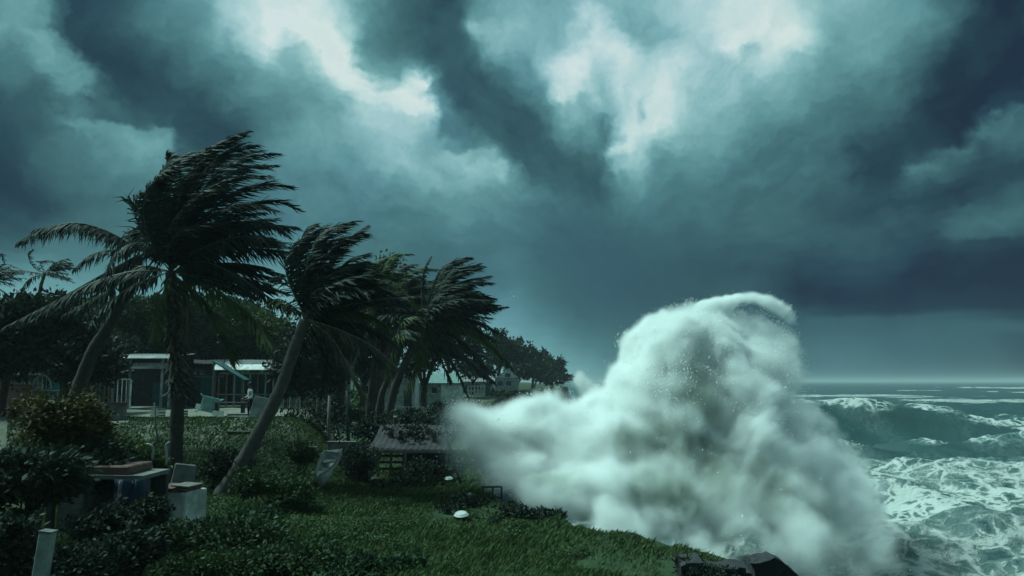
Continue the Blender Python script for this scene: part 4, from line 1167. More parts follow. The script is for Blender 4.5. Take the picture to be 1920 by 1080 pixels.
HG_ = "low beach huts"
def open_hut():
    y = 60; m = y/F_PX
    root = empty("beach_hut", at(262, y), "open fronted hut with a thin white roof edge, behind the tall palm trunk", "hut", HG_)
    H = root.location.z
    zt = P(262, 669, y).z - H; zm = P(262, 686, y).z - H
    w = 122*m
    corrugated(w, 4.5, .35, 16).build("roof", M_TIN, root, loc=(0, -.15, zt))
    MB().box((w, .05, .42), (0, -.32, zt-.02), rot=(-1.0, 0, 0)).build("fascia", M_PALE, root)  # board tilted up to catch sky light, standing for the bright roof top
    MB().box((66*m, .05, .55), (20*m, -.1, zm), rot=(-.7, 0, 0)).build("sign_board", M_PALE, root)
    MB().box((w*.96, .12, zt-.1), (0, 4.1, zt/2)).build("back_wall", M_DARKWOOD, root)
    for px in (212, 243, 303, 318):
        MB().box((.16, .16, zt-.05), ((px-262)*m, .1, zt/2)).build("post", M_PALE if px > 300 else M_GREYWOOD, root)
    MB().box((1.1, .05, 2.0), (-.2, 4.0, 1.0)).build("door", M_TEAL, root)
    MB().box((w, 4.4, .12), (0, 2.0, .06)).build("floor", M_CONC, root)
    r = empty("porch_railing", at(214, y-2.5), "white spindled railing standing left of the open hut", "railing")
    wr = 62*m; top = P(214, 711, y-2.5).z - r.location.z
    MB().box((wr, .07, .07), (0, 0, top)).build("rail", M_WHITE, r)
    MB().box((wr, .06, .06), (0, 0, .25)).build("rail", M_GREYWOOD, r)
    for k in range(9):
        x = -wr/2 + wr*k/8
        MB().box((.05 if k < 8 else .12, .05, top-.05), (x, .0, top/2-.03)).build("spindle", M_WHITE if k > 4 else M_GREYWOOD, r)
open_hut()

def veranda_hut():
    y = 62; m = y/F_PX
    root = empty("beach_hut", at(470, y), "long hut with a bright white roof edge and a slatted veranda", "hut", HG_)
    H = root.location.z
    zt = P(470, 689, y).z - H; zb = P(470, 700, y).z - H
    w = 128*m
    corrugated(w, 4.6, .55, 18).build("roof", M_TIN, root, loc=(0, -.2, zt+.16))
    MB().box((w, .06, .70), (0, -.48, zt), rot=(-.95, 0, 0)).build("fascia", M_WHITE, root)  # turned skyward so it brightens like a roof top reflecting the sky
    MB().box((w*.92, .12, .14), (.1, -.05, zb)).build("beam", M_PALE, root)
    for k in range(9):
        x = -w/2+.25 + (w-.5)*k/8
        MB().box((.11, .11, zb), (x, -.05, zb/2)).build("post", M_PALE if k in (2, 4, 6, 7) else M_GREYWOOD, root)
    for k in range(14):
        x = -w/2 + w*(k+.5)/14
        MB().box((w/14-.03, .06 + .02*(k % 2), zb-.1), (x, 2.6, zb/2)).build("board", M_TEAL if k % 3 else M_DARKWOOD, root)
    MB().box((w*.95, .07, .08), (0, -.06, 1.0)).build("rail", M_PALE, root)
    MB().box((w, 3.0, .12), (0, 1.2, .06)).build("floor", M_CONC, root)
    aw = empty("awning", at(428, y-2.2), "dark sloping awning in front of the long hut's left end", "awning")
    h0 = P(400, 676, y-2.2).z - aw.location.z; h1 = P(452, 712, y-2.2).z - aw.location.z
    a, b = -30*m, 30*m
    MB().add([(a, 0, h0), (b, 0, h1), (b, 1.8, h1), (a, 1.8, h0), (a, 0, h0-.08), (b, 0, h1-.08), (b, 1.8, h1-.08), (a, 1.8, h0-.08)],
             [(0, 1, 2, 3), (7, 6, 5, 4), (0, 4, 5, 1), (1, 5, 6, 2), (2, 6, 7, 3), (3, 7, 4, 0)]).build("sheet", M_TEAL, aw)
    for x, h in ((a+.1, h0), (b-.1, h1)): MB().box((.1, .1, h-.05), (x, .1, h/2-.05)).build("post", M_GREYWOOD, aw)
veranda_hut()

def middle_hut():
    y = 64; m = y/F_PX
    root = empty("beach_hut", at(378, y), "low dark hut with a pale lintel, between the two white edged huts", "hut", HG_)
    H = root.location.z; zt = P(378, 682, y).z - H; zl = P(378, 706, y).z - H; w = 96*m
    corrugated(w, 4, .4, 12).build("roof", M_RUST, root, loc=(0, -.3, zt))
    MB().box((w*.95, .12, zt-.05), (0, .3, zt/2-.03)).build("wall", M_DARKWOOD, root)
    MB().box((64*m, .08, .13), (8*m, .18, zl)).build("lintel", M_GREYWOOD, root)
    d = MB().box((28*m, .06, zl-.1), (12*m, .2, zl/2)).build("door", M_TEAL, root)
    MB().box((.08, .08, .08), (10*m-.4, -.06+.2, 1.0)).build("handle", M_PIPE, d)
    for px in (352, 405): MB().box((.14, .14, zt), ((px-378)*m, -.1, zt/2)).build("post", M_GREYWOOD, root)
    for px in (362, 378):
        wn = MB().box((9*m, .05, .5), ((px-378)*m, .22, zl+.45)).build("window", M_GLASS, root)
        MB().box((11*m, .03, .06), ((px-378)*m, .2, zl+.18)).build("sill", M_PALE, wn)
middle_hut()

def low_wall():
    y = 43; m = y/F_PX
    root = empty("terrace_wall", at(197, y), "low patched wall, part faded pink, edging the huts' terrace", "wall")
    H = root.location.z; top = P(197, 757, y).z - H; bot = P(197, 802, y).z - H
    x = -42*m
    for wpx, mt in ((18, M_PALE), (10, M_PINK), (25, M_PINK), (32, M_CONC)):
        w = wpx*m
        MB().box((w-.01, .25, top-bot+.5), (x+w/2, 0, (top+bot)/2-.25)).build("wall_panel", mt, root, bevel=.015); x += w
    MB().box((87*m, .34, .08), (0, 0, top+.04)).build("coping", M_BROWN, root)
low_wall()

def metal_chair(px, y, label, material, s=1.0, rz=0.):
    root = empty("terrace_chair", at(px, y), label, "chair", "chairs on the huts' terrace", (0, 0, rz))
    MB().box((.48*s, .46*s, .05), (0, 0, .45*s)).build("seat", material, root, bevel=.01)
    mb = MB()
    mb.bar((-.22*s, .2*s, .45*s), (-.22*s, .26*s, 1.0*s), .05).bar((.22*s, .2*s, .45*s), (.22*s, .26*s, 1.0*s), .05)
    for k in range(3): mb.bar((-.22*s, .21*s+.02*k, (.6+.19*k)*s), (.22*s, .21*s+.02*k, (.6+.19*k)*s), .07, .03)
    mb.build("backrest", material, root)
    for sx in (-1, 1):
        for sy in (-1, 1): MB().bar((sx*.21*s, sy*.2*s, 0), (sx*.2*s, sy*.19*s, .45*s), .045).build("leg", material, root)
metal_chair(176, 45, "dull pink chair on the terrace, above the wall's pink panel", M_PINK, 1.25, .3)
metal_chair(226, 45, "dull pink slat-backed chair on the terrace beside the white railing", M_PINK, 1.25, -.2)

def arched_chair():
    y = 44; m = y/F_PX
    root = empty("garden_chair", at(88, y), "pale chair with an arched back among the dark bushes at left", "chair")
    H = root.location.z; zs = P(88, 732, y).z-H; za = P(88, 703, y).z-H
    pts = [((-8+18*math.cos(a))*m, .0, zs + (za-zs)*math.sin(a)) for a in np.linspace(math.pi*.95, 0, 14)]
    MB().tube(pts, .05, 6).build("back_frame", M_PALE, root, True)
    MB().box((46*m, .5, .06), (0, -.1, zs)).build("seat", M_PALE, root)
    for sx in (-1, 1):
        for yy in (-.3, .1): MB().bar((sx*20*m, yy, -.05), (sx*20*m, yy, zs), .05).build("leg", M_PALE, root)
    for k in (-1, 0, 1): MB().bar(((-8+8*k)*m, 0, zs), ((-8+8*k)*m, 0, zs+(za-zs)*(.95-.12*abs(k))), .03).build("spindle", M_PALE, root)
    w = empty("garden_wall", at(28, 46), "low reddish garden wall at the left edge behind the bushes", "wall")
    hw = P(28, 722, 46).z - w.location.z
    MB().box((92*46/F_PX, .25, hw), (0, 0, hw/2-.05)).build("wall_panel", M_PINK, w)
    MB().box((94*46/F_PX, .32, .07), (0, 0, hw)).build("coping", M_BROWN, w)
arched_chair()

def aqua_table():
    y = 45; m = y/F_PX
    p = at(385, y)
    root = empty("plastic_table", p, "pale aqua plastic table tipped on its side on the grass", "table", rot=(0, .25, .3))
    z = P(385, 757, y).z - p.z
    MB().box((1.0, .05, .85), (.15, 0, z)).build("tabletop", M_AQUA, root, bevel=.02)
    for sx in (-1, 1):
        for sz in (-1, 1):
            MB().bar((.15+sx*.42, .0, z+sz*.34), (.15+sx*.62, -.5, z+sz*.48), .07).build("leg", M_AQUA, root)
    MB().box((.25, .06, .25), (-.45, -.15, z-.22)).build("brace", M_PLASTIC, root)
    b = empty("garden_bench", at(432, 45), "low grey plank bench on the grass right of the tipped aqua table", "bench")
    zb = P(432, 755, 45).z - b.location.z
    for k in range(3): MB().box((62*m, .14, .05), (0, .17*k, zb)).build("slat", M_GREYWOOD, b)
    for sx in (-1, 1): MB().box((.10, .45, zb), (sx*24*m, .17, zb/2)).build("leg", M_DARKWOOD, b)
    k = empty("step", at(455, 43), "short grey concrete step beside the standing person", "step")
    MB().box((40*m, .6, .2), (0, 0, .05)).build("tread", M_CONC, k, bevel=.02)
    MB().box((48*m, .6, .12), (-.1, .5, .20)).build("tread", M_CONC, k, bevel=.02)
    q = MB().box((44*m, .22, .06)).build("fallen_plank", M_GREYWOOD, None, loc=G(452, 813)+Vector((0, 0, .07)), rot=(.0, .03, .2))
    props(q, "pale plank lying across the grass bank, left of the slanting trunk", "plank")
    e = MB().box((250*m, .22, .10)).build("terrace_kerb", M_CONC, None, loc=at(330, 46, .02))
    props(e, "long grey kerb along the front of the huts' terrace", "kerb")
aqua_table()

def leaning_board():
    y = 41.5; m = y/F_PX
    a = at(488, y)
    h = P(490, 744, y).z - a.z
    o = MB().box((27*m, .06, h)).build("leaning_board", M_PALE, None, loc=(a.x, a.y, a.z+h/2), rot=(-.18, .22, .1), bevel=.01)
    props(o, "tall grey board leaning at the edge of the terrace beside the person", "board")
leaning_board()

def person():
    y = 42; p = at(471, y)
    root_loc = p
    J = {"pelvis": (0, 0, .92), "waist": (0, 0, 1.08), "chest": (.02, -.02, 1.32), "neck": (.03, -.03, 1.50), "head0": (.03, -.05, 1.60), "head": (.03, -.05, 1.70),
         "hl": (-.10, 0, .88), "kl": (-.12, -.04, .48), "al": (-.13, .02, .08), "tl": (-.14, -.16, .04),
         "hr": (.10, 0, .88), "kr": (.13, -.02, .48), "ar": (.15, .05, .08), "tr": (.16, -.12, .04),
         "sl": (-.19, -.02, 1.42), "el": (-.25, -.02, 1.14), "wl": (-.18, -.24, 1.04),
         "sr": (.22, -.02, 1.42), "er": (.30, .0, 1.14), "wr": (.24, -.20, 1.00)}
    R = {"pelvis": .15, "waist": .13, "chest": .155, "neck": .055, "head0": .075, "head": .10, "hl": .095, "kl": .06, "al": .042, "tl": .04,
         "hr": .095, "kr": .06, "ar": .042, "tr": .04, "sl": .062, "el": .043, "wl": .03, "sr": .062, "er": .043, "wr": .03}
    E = [("pelvis", "waist"), ("waist", "chest"), ("chest", "neck"), ("neck", "head0"), ("head0", "head"), ("pelvis", "hl"), ("hl", "kl"), ("kl", "al"), ("al", "tl"),
         ("pelvis", "hr"), ("hr", "kr"), ("kr", "ar"), ("ar", "tr"), ("chest", "sl"), ("sl", "el"), ("el", "wl"), ("chest", "sr"), ("sr", "er"), ("er", "wr")]
    for s, w in (("l", "wl"), ("r", "wr")):
        wp = Vector(J[w]); d = Vector((.03 if s == "l" else -.03, -.8, -.25)).normalized()
        J["p"+s] = tuple(wp+d*.08); R["p"+s] = .034; E.append((w, "p"+s))
        for f in range(5):
            ang = (f-2)*.22
            off = Vector((math.sin(ang)*.05, 0, math.cos(ang)*.01)) if f else Vector((.04 if s == "l" else -.04, .03, .01))
            J[f"f{s}{f}"] = tuple(wp+d*.11+off); R[f"f{s}{f}"] = .010
            J[f"g{s}{f}"] = tuple(wp+d*(.11+(.06, .07, .085, .08, .065)[f])+off*1.3+Vector((0, 0, -.02))); R[f"g{s}{f}"] = .009
            E += [("p"+s, f"f{s}{f}"), (f"f{s}{f}", f"g{s}{f}")]
    names = list(J); idx = {n: i for i, n in enumerate(names)}
    me = bpy.data.meshes.new("person"); me.from_pydata([J[n] for n in names], [(idx[a], idx[b]) for a, b in E], [])
    o = bpy.data.objects.new("person", me); COL.objects.link(o)
    sk = o.modifiers.new("skin", "SKIN"); o.modifiers.new("sub", "SUBSURF").render_levels = 1
    o.modifiers["sub"].levels = 1
    for n in names:
        v = me.skin_vertices[0].data[idx[n]]; v.radius = (R[n], R[n]*.85 if n in ("chest", "waist", "pelvis") else R[n]); v.use_root = n == "pelvis"
    dg = bpy.context.evaluated_depsgraph_get()
    ev = bpy.data.meshes.new_from_object(o.evaluated_get(dg))
    o.modifiers.clear(); o.data = ev
    for m in (M_SKIN, M_CLOTH_L, M_CLOTH_D): ev.materials.append(m)
    for pl in ev.polygons:
        c = pl.center
        hand = c.y < -.2 and c.z < 1.12 and c.z > .8
        pl.material_index = 0 if (c.z > 1.50 or hand) else (1 if c.z > 1.0 else 2); pl.use_smooth = True
    o.location = root_loc + Vector((0, 0, .0)); o.rotation_euler = (0, 0, -.9); o.scale = (1.04,)*3
    h = Vector(J["head"])
    def blob(name, c, r, material):
        bm = bmesh.new(); bmesh.ops.create_uvsphere(bm, u_segments=12, v_segments=8, radius=1)
        for v in bm.verts: v.co = Vector((v.co.x*r[0], v.co.y*r[1], v.co.z*r[2])) + Vector(c)
        m = bpy.data.meshes.new(name); bm.to_mesh(m); bm.free(); m.polygons.foreach_set("use_smooth", [True]*len(m.polygons))
        return link(name, m, material, o)
    blob("hair", h+Vector((0, .025, .035)), (.108, .115, .098), M_HAIR)
    blob("nose", h+Vector((0, -.108, -.02)), (.016, .022, .022), M_SKIN)
    blob("mouth", h+Vector((0, -.092, -.068)), (.026, .010, .008), M_PINK)
    for sx in (-1, 1):
        blob("eye", h+Vector((sx*.036, -.092, .008)), (.013, .010, .008), M_HAIR)
        blob("ear", h+Vector((sx*.104, .0, -.01)), (.014, .028, .036), M_SKIN)
    props(o, "person in a pale top and dark trousers standing by the leaning grey board", "person")
person()

# poles
def pole(label, pts, y, r, material, arms=(), name="pole"):
    base = on_ground(P(pts[0][0], pts[0][1], y))
    root = empty(name, base, label, "pole")
    q = [Vector((0, 0, -.2))] + [P(a, b, y)-base for a, b in pts[1:]]
    MB().tube(q, [r, *([r*.85]*(len(q)-1))], 8).build("shaft", material, root, True)
    for (a, b) in arms: MB().bar(P(*a, y)-base, P(*b, y)-base, .10).build("crossbar", material, root)
pole("thin dark pole with a short crossbar near its top, beside the dark bush", [(655, 872), (652, 800), (651, 733)], 44, .10, M_DARKWOOD, [((632, 737), (660, 736))])
pole("bare pale grey pole left of the one with the crossbar", [(617, 872), (616, 790), (618, 742)], 42, .09, M_GREYWOOD)
pole("dark square post in front of the pale green roofed house", [(796, 772), (796, 722)], 92, .30, M_TEAL)
pole("dark pole leaning out over the shore from the timber shelter", [(868, 905), (850, 860), (834, 812)], 33, .06, M_DARKWOOD)
pole("thin grey stake left of the tall palm's foot", [(298, 850), (292, 800), (290, 755)], 38, .05, M_GREYWOOD)

def grey_blocks():
    for px0, px1, t, b, y, rz, lab in ((564, 597, 836, 884, 37, .25, "bluish grey wall block leaning left of the thin poles"),
                                        (618, 676, 826, 856, 39, -.1, "long grey wall block behind the small boat")):
        m = y/F_PX; c = at((px0+px1)/2, y); h = max(.5, P(0, t, y).z - c.z)
        root = empty("wall_block", c, lab, "wall", rot=(0, 0, rz))
        MB().box(((px1-px0)*m, .3, h), (0, 0, h/2-.1)).build("wall_panel", M_CONC, root, bevel=.03)
        MB().box(((px1-px0)*m+.06, .36, .06), (0, 0, h-.07)).build("coping", M_GREYWOOD, root)
grey_blocks()

def boat():
    p = G(603, 918); root = empty("rowing_boat", p, "small grey boat hauled up on the grass, bow towards the lawn", "boat", rot=(.50, -.10, -.12))
    L, W, H = 2.1, .80, .40
    V, F = [], []; n = 13; k = 9
    for i in range(n):
        s = i/(n-1); w = W/2*math.sin(math.pi*min(1, .03+s*.62))**.7; sheer = H + .22*(1-s)**3
        for j in range(k):
            a = math.pi*j/(k-1); V.append((w*math.cos(a), s*L, sheer*(1-math.sin(a)**.8)+.02))
    for i in range(n-1):
        for j in range(k-1): F.append((i*k+j, i*k+j+1, (i+1)*k+j+1, (i+1)*k+j))
    F.append(tuple((n-1)*k+j for j in range(k)))
    o = MB().add(V, F).build("hull", M_PALE, root, True)
    md = o.modifiers.new("t", "SOLIDIFY"); md.thickness = .04
    for sgn in (0, k-1):
        MB().tube([Vector(V[i*k+sgn])+Vector((0, 0, .02)) for i in range(n)], .03, 6).build("gunwale", M_GREYWOOD, root, True)
    for s, w in ((.42, .66), (.70, .74)): MB().box((w, .2, .04), (0, s*L, H*.75)).build("thwart", M_GREYWOOD, root)
    MB().box((.30, .4, .03), (0, .30, H+.10)).build("foredeck", M_PALE, root)
    MB().box((.06, .06, .10), (-.06, .12, H+.16)).build("bow_cleat", M_PLASTIC, root)
boat()

def shelter():
    y = 36; m = y/F_PX; c = at(770, y)
    root = empty("timber_shelter", c, "rough timber shelter with a grey sloping roof near the shore", "shelter")
    H = c.z; ze = P(770, 842, y).z - H; zr = P(770, 797, y+3.2).z - H
    w = 150*m
    corrugated(w, 3.2, max(.25, zr-ze), 14, .014, dent=.12).build("roof", M_RUST, root, loc=(0, 0, ze))
    MB().box((w, .10, .14), (0, -.02, ze-.10)).build("beam", M_GREYWOOD, root)
    for px in (700, 712, 733, 762, 838):
        MB().box((.11, .11, ze+.1), ((px-770)*m, .1 if px != 733 else .5, ze/2-.1)).build("post", M_GREYWOOD, root)
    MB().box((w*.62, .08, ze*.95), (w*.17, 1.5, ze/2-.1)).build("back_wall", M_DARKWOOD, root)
    for k in range(3): MB().box((62*m, .05, .10), (-30*m, .55, .25+.28*k)).build("slat", M_DARKWOOD, root)
    MB().box((1.0, .5, .35), (-85*m, -1.0, .10)).build("plinth", M_CONC, root)
shelter()

def basin(px, py, r, label):
    p = G(px, py); V, F = [], []; n = 18
    prof = [(1.15, 0), (1.15, .06), (1.05, .08), (.95, .30), (.74, .44), (.3, .49), (0.001, .50)]
    for rr, z in prof:
        for k in range(n): V.append((r*rr*math.cos(2*math.pi*k/n), r*rr*math.sin(2*math.pi*k/n), r*z))
    for i in range(len(prof)-1):
        for k in range(n): F.append((i*n+k, i*n+(k+1) % n, (i+1)*n+(k+1) % n, (i+1)*n+k))
    o = MB().add(V, F).build("plastic_basin", M_WHITE, None, True, loc=p+Vector((0, 0, .14)), rot=(.18, -.1, .4))
    props(o, label, "basin", "plastic basins on the lawn")
basin(865, 975, .20, "white plastic basin lying upturned in the middle of the lawn")
basin(841, 905, .16, "smaller white basin at the shore, left of the railing")

def shore_railing():
    y = 28; m = y/F_PX; c = on_ground(P(922, 930, y)); 
    root = empty("shore_railing", c, "short dark railing at the lip of the shore, against the spray", "railing", rot=(0, 0, .1))
    zt = P(922, 913, y).z - c.z; zb = P(922, 932, y).z - c.z
    if zt < .5: zt, zb = .62, .15
    for px in (906, 924, 940): MB().box((.06, .06, zt+.3), ((px-922)*m, 0, zt/2-.15)).build("post", M_DARKWOOD, root)
    MB().box((38*m, .05, .06), (0, 0, zt)).build("rail", M_DARKWOOD, root)
    MB().box((38*m, .04, .05), (0, 0, zt*.5)).build("rail", M_DARKWOOD, root)
    k = MB().box((20*m, .3, .2)).build("pale_block", M_PALE, None, loc=on_ground(P(876, 930, 29))+Vector((0, 0, .25)), rot=(0, .05, .3), bevel=.03)
    props(k, "pale block on the shore lip left of the dark railing", "block")
shore_railing()

def broken_wall():
    """the corner of broken sea wall poking up at the bottom"""
    y = 17.0
    root = empty("broken_sea_wall", on_ground(P(1400, 1075, y)), "dark broken slab of sea wall sticking up at the bottom edge, before the spray", "wall")
    o = root.location
    rg = random.Random(4)
    def slab(pts, name, th):
        V = [P(a, b+9, y+dd)-o for a, b, dd in pts]; n = len(V)
        V2 = [v + Vector((.1, th, -.05)) for v in V]
        F = [tuple(range(n)), tuple(range(2*n-1, n-1, -1))] + [(i, n+i, n+(i+1) % n, (i+1) % n) for i in range(n)]
        F = [tuple(reversed(f)) for f in F]
        me = MB().add(V+V2, F).mesh(name)
        bm = bmesh.new(); bm.from_mesh(me)
        bmesh.ops.triangulate(bm, faces=bm.faces[:])
        for _ in range(4):
            bmesh.ops.subdivide_edges(bm, edges=[e for e in bm.edges if e.calc_length() > .12], cuts=1)
        for v in bm.verts:
            q = v.co*3.1
            k = np.array([[q.x+40], [q.y+40], [q.z+40]])
            a = fbm(k[0], k[1], k[2], 4)[0]-.5; b = fbm(k[0]+9, k[1]+3, k[2]+5, 4)[0]-.5
            v.co += Vector((b*.14, a*.14, a*.16))
        bm.to_mesh(me); bm.free()
        link(name, me, M_ROCK, root)
    slab([(1278, 1110, 0), (1276, 1052, 0), (1290, 1046, 0), (1318, 1045, 0), (1328, 1058, 0), (1352, 1061, 0), (1386, 1059, 0), (1400, 1062, 0), (1416, 1064, 0), (1424, 1110, 0)], "slab", 1.1)
    slab([(1412, 1112, -.2), (1415, 1046, -.2), (1446, 1040, -.2), (1452, 1035, -.2), (1468, 1044, -.2), (1490, 1062, -.2), (1512, 1085, -.2), (1530, 1112, -.2)], "slab", .9)
    slab([(1384, 1066, -.3), (1387, 1053, -.3), (1392, 1054, -.3), (1394, 1066, -.3)], "reinforcing_stub", .1)
    slab([(1408, 1046, -.4), (1446, 1041, -.4), (1446, 1045, -.4), (1410, 1050, -.4)], "slab_edge", .4)
broken_wall()

def white_tank():
    y = 24; m = y/F_PX; c = at(336, y)
    root = empty("concrete_tank", c, "whitewashed concrete tank under a brown board, at the foot of the tall palm", "tank", rot=(0, 0, -.25))
    h = P(336, 917, y).z - c.z; h = max(h, .75)
    MB().box((98*m, 1.0, h+.3), (0, 0, h/2-.15)).build("tank_body", M_WHITE, root, bevel=.03)
    MB().box((28*m, .12, h+.1), (-38*m, -.53, h/2-.1)).build("buttress", M_WHITE, root, bevel=.02)
    MB().box((62*m, .8, .10), (16*m, -.12, h+.06), rot=(.05, .03, .05)).build("lid_board", M_BROWN, root)
    MB().box((34*m, .8, .04), (33*m, -.10, h+.15), rot=(.0, .05, .1)).build("lid_board", M_GREYWOOD, root)
    for px, py, w, hh, rz, lab in ((350, 890, 44, 52, .12, "pale stone slab standing right of the tall palm's foot"), (286, 892, 34, 60, -.2, "mottled pale slab standing left of the tall palm's foot")):
        yy = 27; cc = at(px, yy); mm = yy/F_PX
        hz = max(.8, P(px, py-hh/2, yy).z - cc.z)
        o = MB().box((w*mm, .18, hz), taper=.85).build("stone_slab", M_CONC, None, loc=(cc.x, cc.y, cc.z+hz/2-.1), rot=(-.12, rz, .2), bevel=.04)
        props(o, lab, "stone")
white_tank()

def hollow():
    """the low shed under the bushes at the left"""
    y = 21; m = y/F_PX; c = at(190, y)
    root = empty("low_shed", c, "low dark shed with a flat ledge roof, half buried under the bushes", "shed")
    zt = P(190, 893, y).z - c.z; zt = max(zt, 1.2)
    MB().box((190*m, 1.6, .10), (0, .6, zt), rot=(0, .01, 0)).build("ledge", M_CONC, root)
    MB().box((72*m, 1.4, .22), (28*m, .6, zt+.15)).build("roof_slab", M_BROWN, root, bevel=.03)
    MB().box((185*m, .15, zt), (0, 1.35, zt/2-.1)).build("back_wall", M_DARKWOOD, root)
    MB().box((52*m, .1, .75*zt), (-42*m, .1, zt*.55)).build("side_panel", M_CONC, root)
    for px in (112, 180, 284): MB().box((.16, .16, zt+.1), ((px-190)*m, .0, zt/2-.1)).build("post", M_DARKWOOD, root)
    t = MB(); n = 9; V, F = [], []
    w, h = 58*m, zt*.92
    for j in range(n):
        for i in range(n):
            V.append(((i/(n-1)-.5)*w, .10*math.sin(i*1.7+j*.6)+.06*math.sin(j*2.1), -j/(n-1)*h))
    for j in range(n-1):
        for i in range(n-1): F.append((j*n+i, j*n+i+1, (j+1)*n+i+1, (j+1)*n+i))
    o = t.add(V, F).build("tarpaulin", M_BLUE, None, True, loc=(at(262, y).x, y-.25, c.z+zt-.05))
    props(o, "dark blue tarpaulin hanging from the shed ledge beside the white tank", "tarpaulin")
    md = o.modifiers.new("t", "SOLIDIFY"); md.thickness = .01
    yy = y-.7
    q = MB().tube(smooth_path([P(226, 902, yy), P(222, 935, yy), P(212, 948, yy), P(180, 960, yy)], 14), .035, 8).build("bent_pipe", M_PIPE, None, True)
    props(q, "bent dull pink pipe in front of the low dark shed", "pipe")
    q = MB().tube(smooth_path([P(286, 862, 26), P(287, 842, 26), P(283, 835, 26), P(275, 833, 26)], 12), .04, 8).build("water_pipe", M_PALE, None, True)
    props(q, "small white hooked pipe beside the tall palm's foot", "pipe")
    q = MB().tube(smooth_path([P(312, 872, 27), P(313, 858, 27), P(311, 836, 27), P(318, 829, 27)], 12), .035, 8).build("water_pipe", M_PALE, None, True)
    props(q, "thin white pipe standing against the tall palm's trunk", "pipe")
    root = empty("gate_post", P(76, 1090, 13), "pale square post tilting at the bottom left corner", "post")
    o = root.location
    a, b = P(70, 1120, 13)-o, P(90, 998, 13)-o
    MB().bar(a, b, .19, .19).build("shaft", M_PALE, root, bevel=.012)
    MB().bar(b, b+(b-a).normalized()*.03, .21, .21).build("cap", M_CONC, root)
hollow()

def far_houses():
    y = 100; m = y/F_PX; c = at(832, y)
    root = empty("shore_house", c, "pale house with a long greenish roof and a bright white end wall", "house", "houses along the shore")
    zt = P(832, 718, y).z - c.z; zr = P(832, 699, y).z - c.z
    for k, (a, b, mt) in enumerate(((786, 827, M_PALE), (827, 862, M_WHITE))):
        MB().box(((b-a)*m-.02, 6, zt+1.0), (((a+b)/2-832)*m, 3 - .15*k, zt/2-.5)).build("wall", mt, root)
    x0, x1 = (780-832)*m, (864-832)*m
    MB().add([(x0, -.5, zt), (x1, -.5, zt), (x1-.6, 3, zr), (x0+.6, 3, zr), (x0, 6.5, zt), (x1, 6.5, zt), (x0, -.5, zt-.15), (x1, -.5, zt-.15), (x1, 6.5, zt-.15), (x0, 6.5, zt-.15)],
             [(0, 1, 2, 3), (3, 2, 5, 4), (1, 5, 2), (0, 3, 4), (6, 7, 1, 0), (7, 8, 5, 1), (9, 6, 0, 4), (9, 8, 7, 6), (8, 9, 4, 5)]).build("roof", M_GREENROOF, root)
    for px in (798, 815):
        w = MB().box((9*m, .08, .7), ((px-832)*m, -.03, zt-.9)).build("window", M_GLASS, root)
        MB().box((11*m, .1, .07), ((px-832)*m, -.08, zt-1.3)).build("sill", M_WHITE, w)
    f = empty("white_fence", at(893, 125), "white rail fence between the two shore houses", "fence")
    mf = 125/F_PX; zf = P(893, 724, 125).z - f.location.z
    zf = max(zf, .9)
    for k in range(6): MB().box((.18, .12, zf), ((-15+6*k)*mf, 0, zf/2)).build("post", M_WHITE, f)
    for k in (1., .55): MB().box((34*mf, .08, .14), (0, -.1, zf*k)).build("rail", M_WHITE, f)
    y = 168; m = y/F_PX; c = at(950, y)
    root = empty("shore_house", c, "small white gabled house with a dark window, below the far trees", "house", "houses along the shore")
    zt = P(950, 708, y).z - c.z; zg = P(950, 690, y).z - c.z; w = 44*m
    MB().box((w, 6, zt+1), (0, 3, zt/2-.5)).build("wall", M_PALE, root)
    MB().add([(-w*.5, -.06, zt), (w*.5, -.06, zt), (w*.1, -.06, zg), (-w*.5, 6, zt), (w*.5, 6, zt), (w*.1, 6, zg)],
             [(0, 1, 2), (5, 4, 3), (0, 2, 5, 3), (1, 4, 5, 2), (0, 3, 4, 1)]).build("gable", M_WHITE, root)
    MB().box((10*m, .1, .7), (2*m, -.1, zt+.5)).build("window", M_GLASS, root)
    for px in (-12, 4): 
        wn = MB().box((9*m, .1, 1.0), (px*m, -.03, zt-1.2)).build("window", M_GLASS, root)
        MB().box((11*m, .1, .12), (px*m, -.09, zt-1.8)).build("sill", M_WHITE, wn)
    s = MB().box((70*58/F_PX, .3, .7)).build("boundary_wall", M_PALE, None, loc=at(657, 58, .15), rot=(0, -.03, .12))
    props(s, "low pale boundary wall behind the thin pole, left of the three trunks", "wall")
    s = MB().box((52*75/F_PX, .3, 1.3)).build("boundary_wall", M_PALE, None, loc=at(772, 75, .3), rot=(0, 0, -.08))
    props(s, "pale boundary wall right of the three thin trunks", "wall")
far_houses()

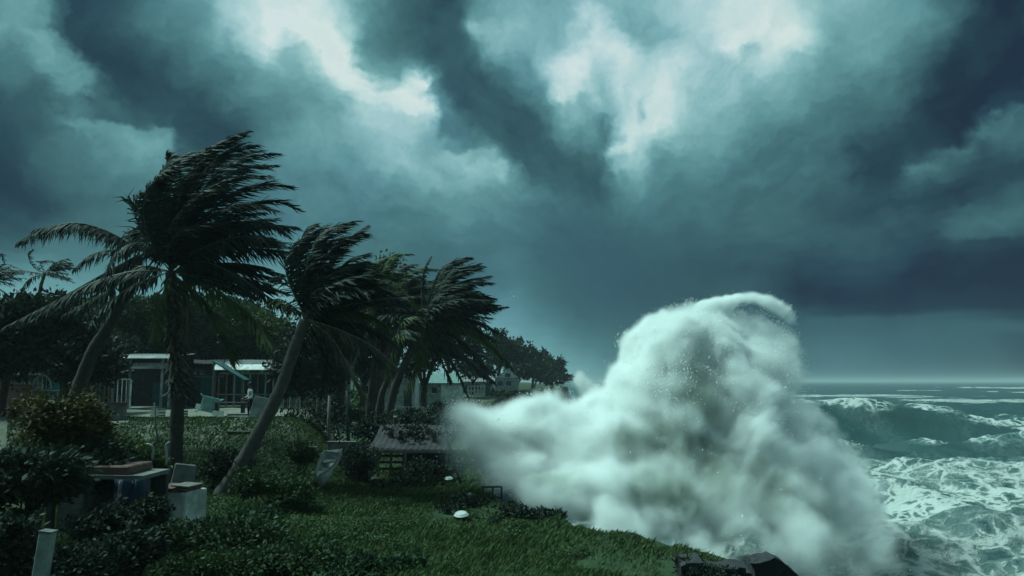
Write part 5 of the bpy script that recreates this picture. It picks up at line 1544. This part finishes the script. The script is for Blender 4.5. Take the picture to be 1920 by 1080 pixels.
def more_huts():
    def hut(label, px0, px1, top, y, wall, roof, nwin=2, rise=.5, depth=4.0, h_extra=0., lean=True):
        m = y/F_PX; c = at((px0+px1)/2, y)
        root = empty("beach_hut", c, label, "hut", HG_)
        zt = max(P(0, top, y).z - c.z, 1.6); w = (px1-px0)*m
        MB().box((w, depth, zt+.4), (0, depth/2, zt/2-.2)).build("wall", wall, root)
        corrugated(w+.7, depth+.9, rise, max(6, int(w/.5)), .04).build("roof", roof, root, loc=(0, -.45, zt))
        MB().box((w+.7, .05, .16), (0, -.5, zt-.02)).build("fascia", M_PALE, root)
        for k in range(nwin):
            x = -w/2 + w*(k+.5)/(nwin+1)
            wn = MB().box((.9, .08, .8), (x, -.02, zt*.58)).build("window", M_GLASS, root)
            for q in (-1, 1): MB().box((.07, .06, .92), (x+q*.48, -.05, zt*.58)).build("frame", M_PALE, wn)
            MB().box((1.1, .14, .08), (x, -.08, zt*.58-.46)).build("sill", M_PALE, wn)
        d = MB().box((.85, .08, min(1.95, zt*.85)), (w/2-w/(nwin+1)*.5, -.02, min(1.95, zt*.85)/2)).build("door", M_TEAL, root)
        MB().box((.05, .08, .12), (w/2-w/(nwin+1)*.5-.32, -.08, 1.0)).build("handle", M_PIPE, d)
    hut("dull grey hut seen in pieces between the slanting trunk and the thin pole", 536, 640, 706, 70, M_CONC, M_TIN, 2)
    hut("pale hut behind the three thin trunks", 676, 778, 704, 88, M_WHITE, M_RUST, 3)
    hut("small pale hut right of the white rail fence, half hidden by drooping fronds", 868, 924, 716, 150, M_PALE, M_TIN, 2, .8)
    hut("dark hut deep in the trees at the far left", 20, 120, 700, 58, M_DARKWOOD, M_RUST, 2)
    hut("low brown roofed hut behind the terrace chairs", 130, 205, 704, 64, M_DARKWOOD, M_RUST, 1)
    # picket fence along the front of the middle huts
    y = 57; m = y/F_PX
    f = empty("picket_fence", at(570, y), "broken grey picket fence behind the slanting palm trunk", "fence")
    rg = random.Random(8)
    for k in range(26):
        x = (-48+96*k/25)*m
        if rg.random() < .15: continue
        MB().box((.09, .03, rg.uniform(.8, 1.15))).build("picket", M_PALE if rg.random() < .5 else M_GREYWOOD, f, loc=(x, 0, .5), rot=(0, rg.gauss(0, .06), 0))
    for z in (.3, .75): MB().box((96*m, .04, .07), (0, .05, z)).build("rail", M_GREYWOOD, f)
    # things strewn over the terrace
    for px, y, s, mt, lab in ((300, 47, .5, M_PALE, "pale crate on the terrace beside the tall palm trunk"), (344, 46, .42, M_GREYWOOD, "grey crate on the terrace right of the tall palm trunk"),
                              (412, 44, .36, M_PLASTIC, "small white crate by the grey plank bench")):
        r = empty("crate", at(px, y), lab, "crate", "crates on the terrace", (0, 0, rg.uniform(-.6, .6)))
        for q in range(3): MB().box((s*1.3, .03, s*.28), (0, -s/2, s*(.16+.34*q))).build("slat", mt, r)
        for q in range(3): MB().box((.03, s, s*.28), (s*.63, 0, s*(.16+.34*q))).build("slat", mt, r)
        for q in range(3): MB().box((.03, s, s*.28), (-s*.63, 0, s*(.16+.34*q))).build("slat", mt, r)
        MB().box((s*1.26, s*.96, .03), (0, 0, .03)).build("base", mt, r)
more_huts()

# ------------------------------------------------------------------ the air
def build_haze():
    m = bpy.data.materials.new("sea_haze"); m.use_nodes = True
    nt = m.node_tree; nt.nodes.clear(); t = NT(nt)
    pv = t.n("ShaderNodeVolumePrincipled"); out = t.n("ShaderNodeOutputMaterial")
    pv.inputs["Color"].default_value = (.56, .66, .68, 1); pv.inputs["Density"].default_value = .00028
    t.link(pv.outputs[0], out.inputs["Volume"])
    o = MB().box((20000, 20000, 34), (0, 0, SEA_Z-9+17)).build("haze", m)
    o["kind"] = "stuff"; o["label"] = "thin salt haze hanging over the shore and sea"
build_haze()
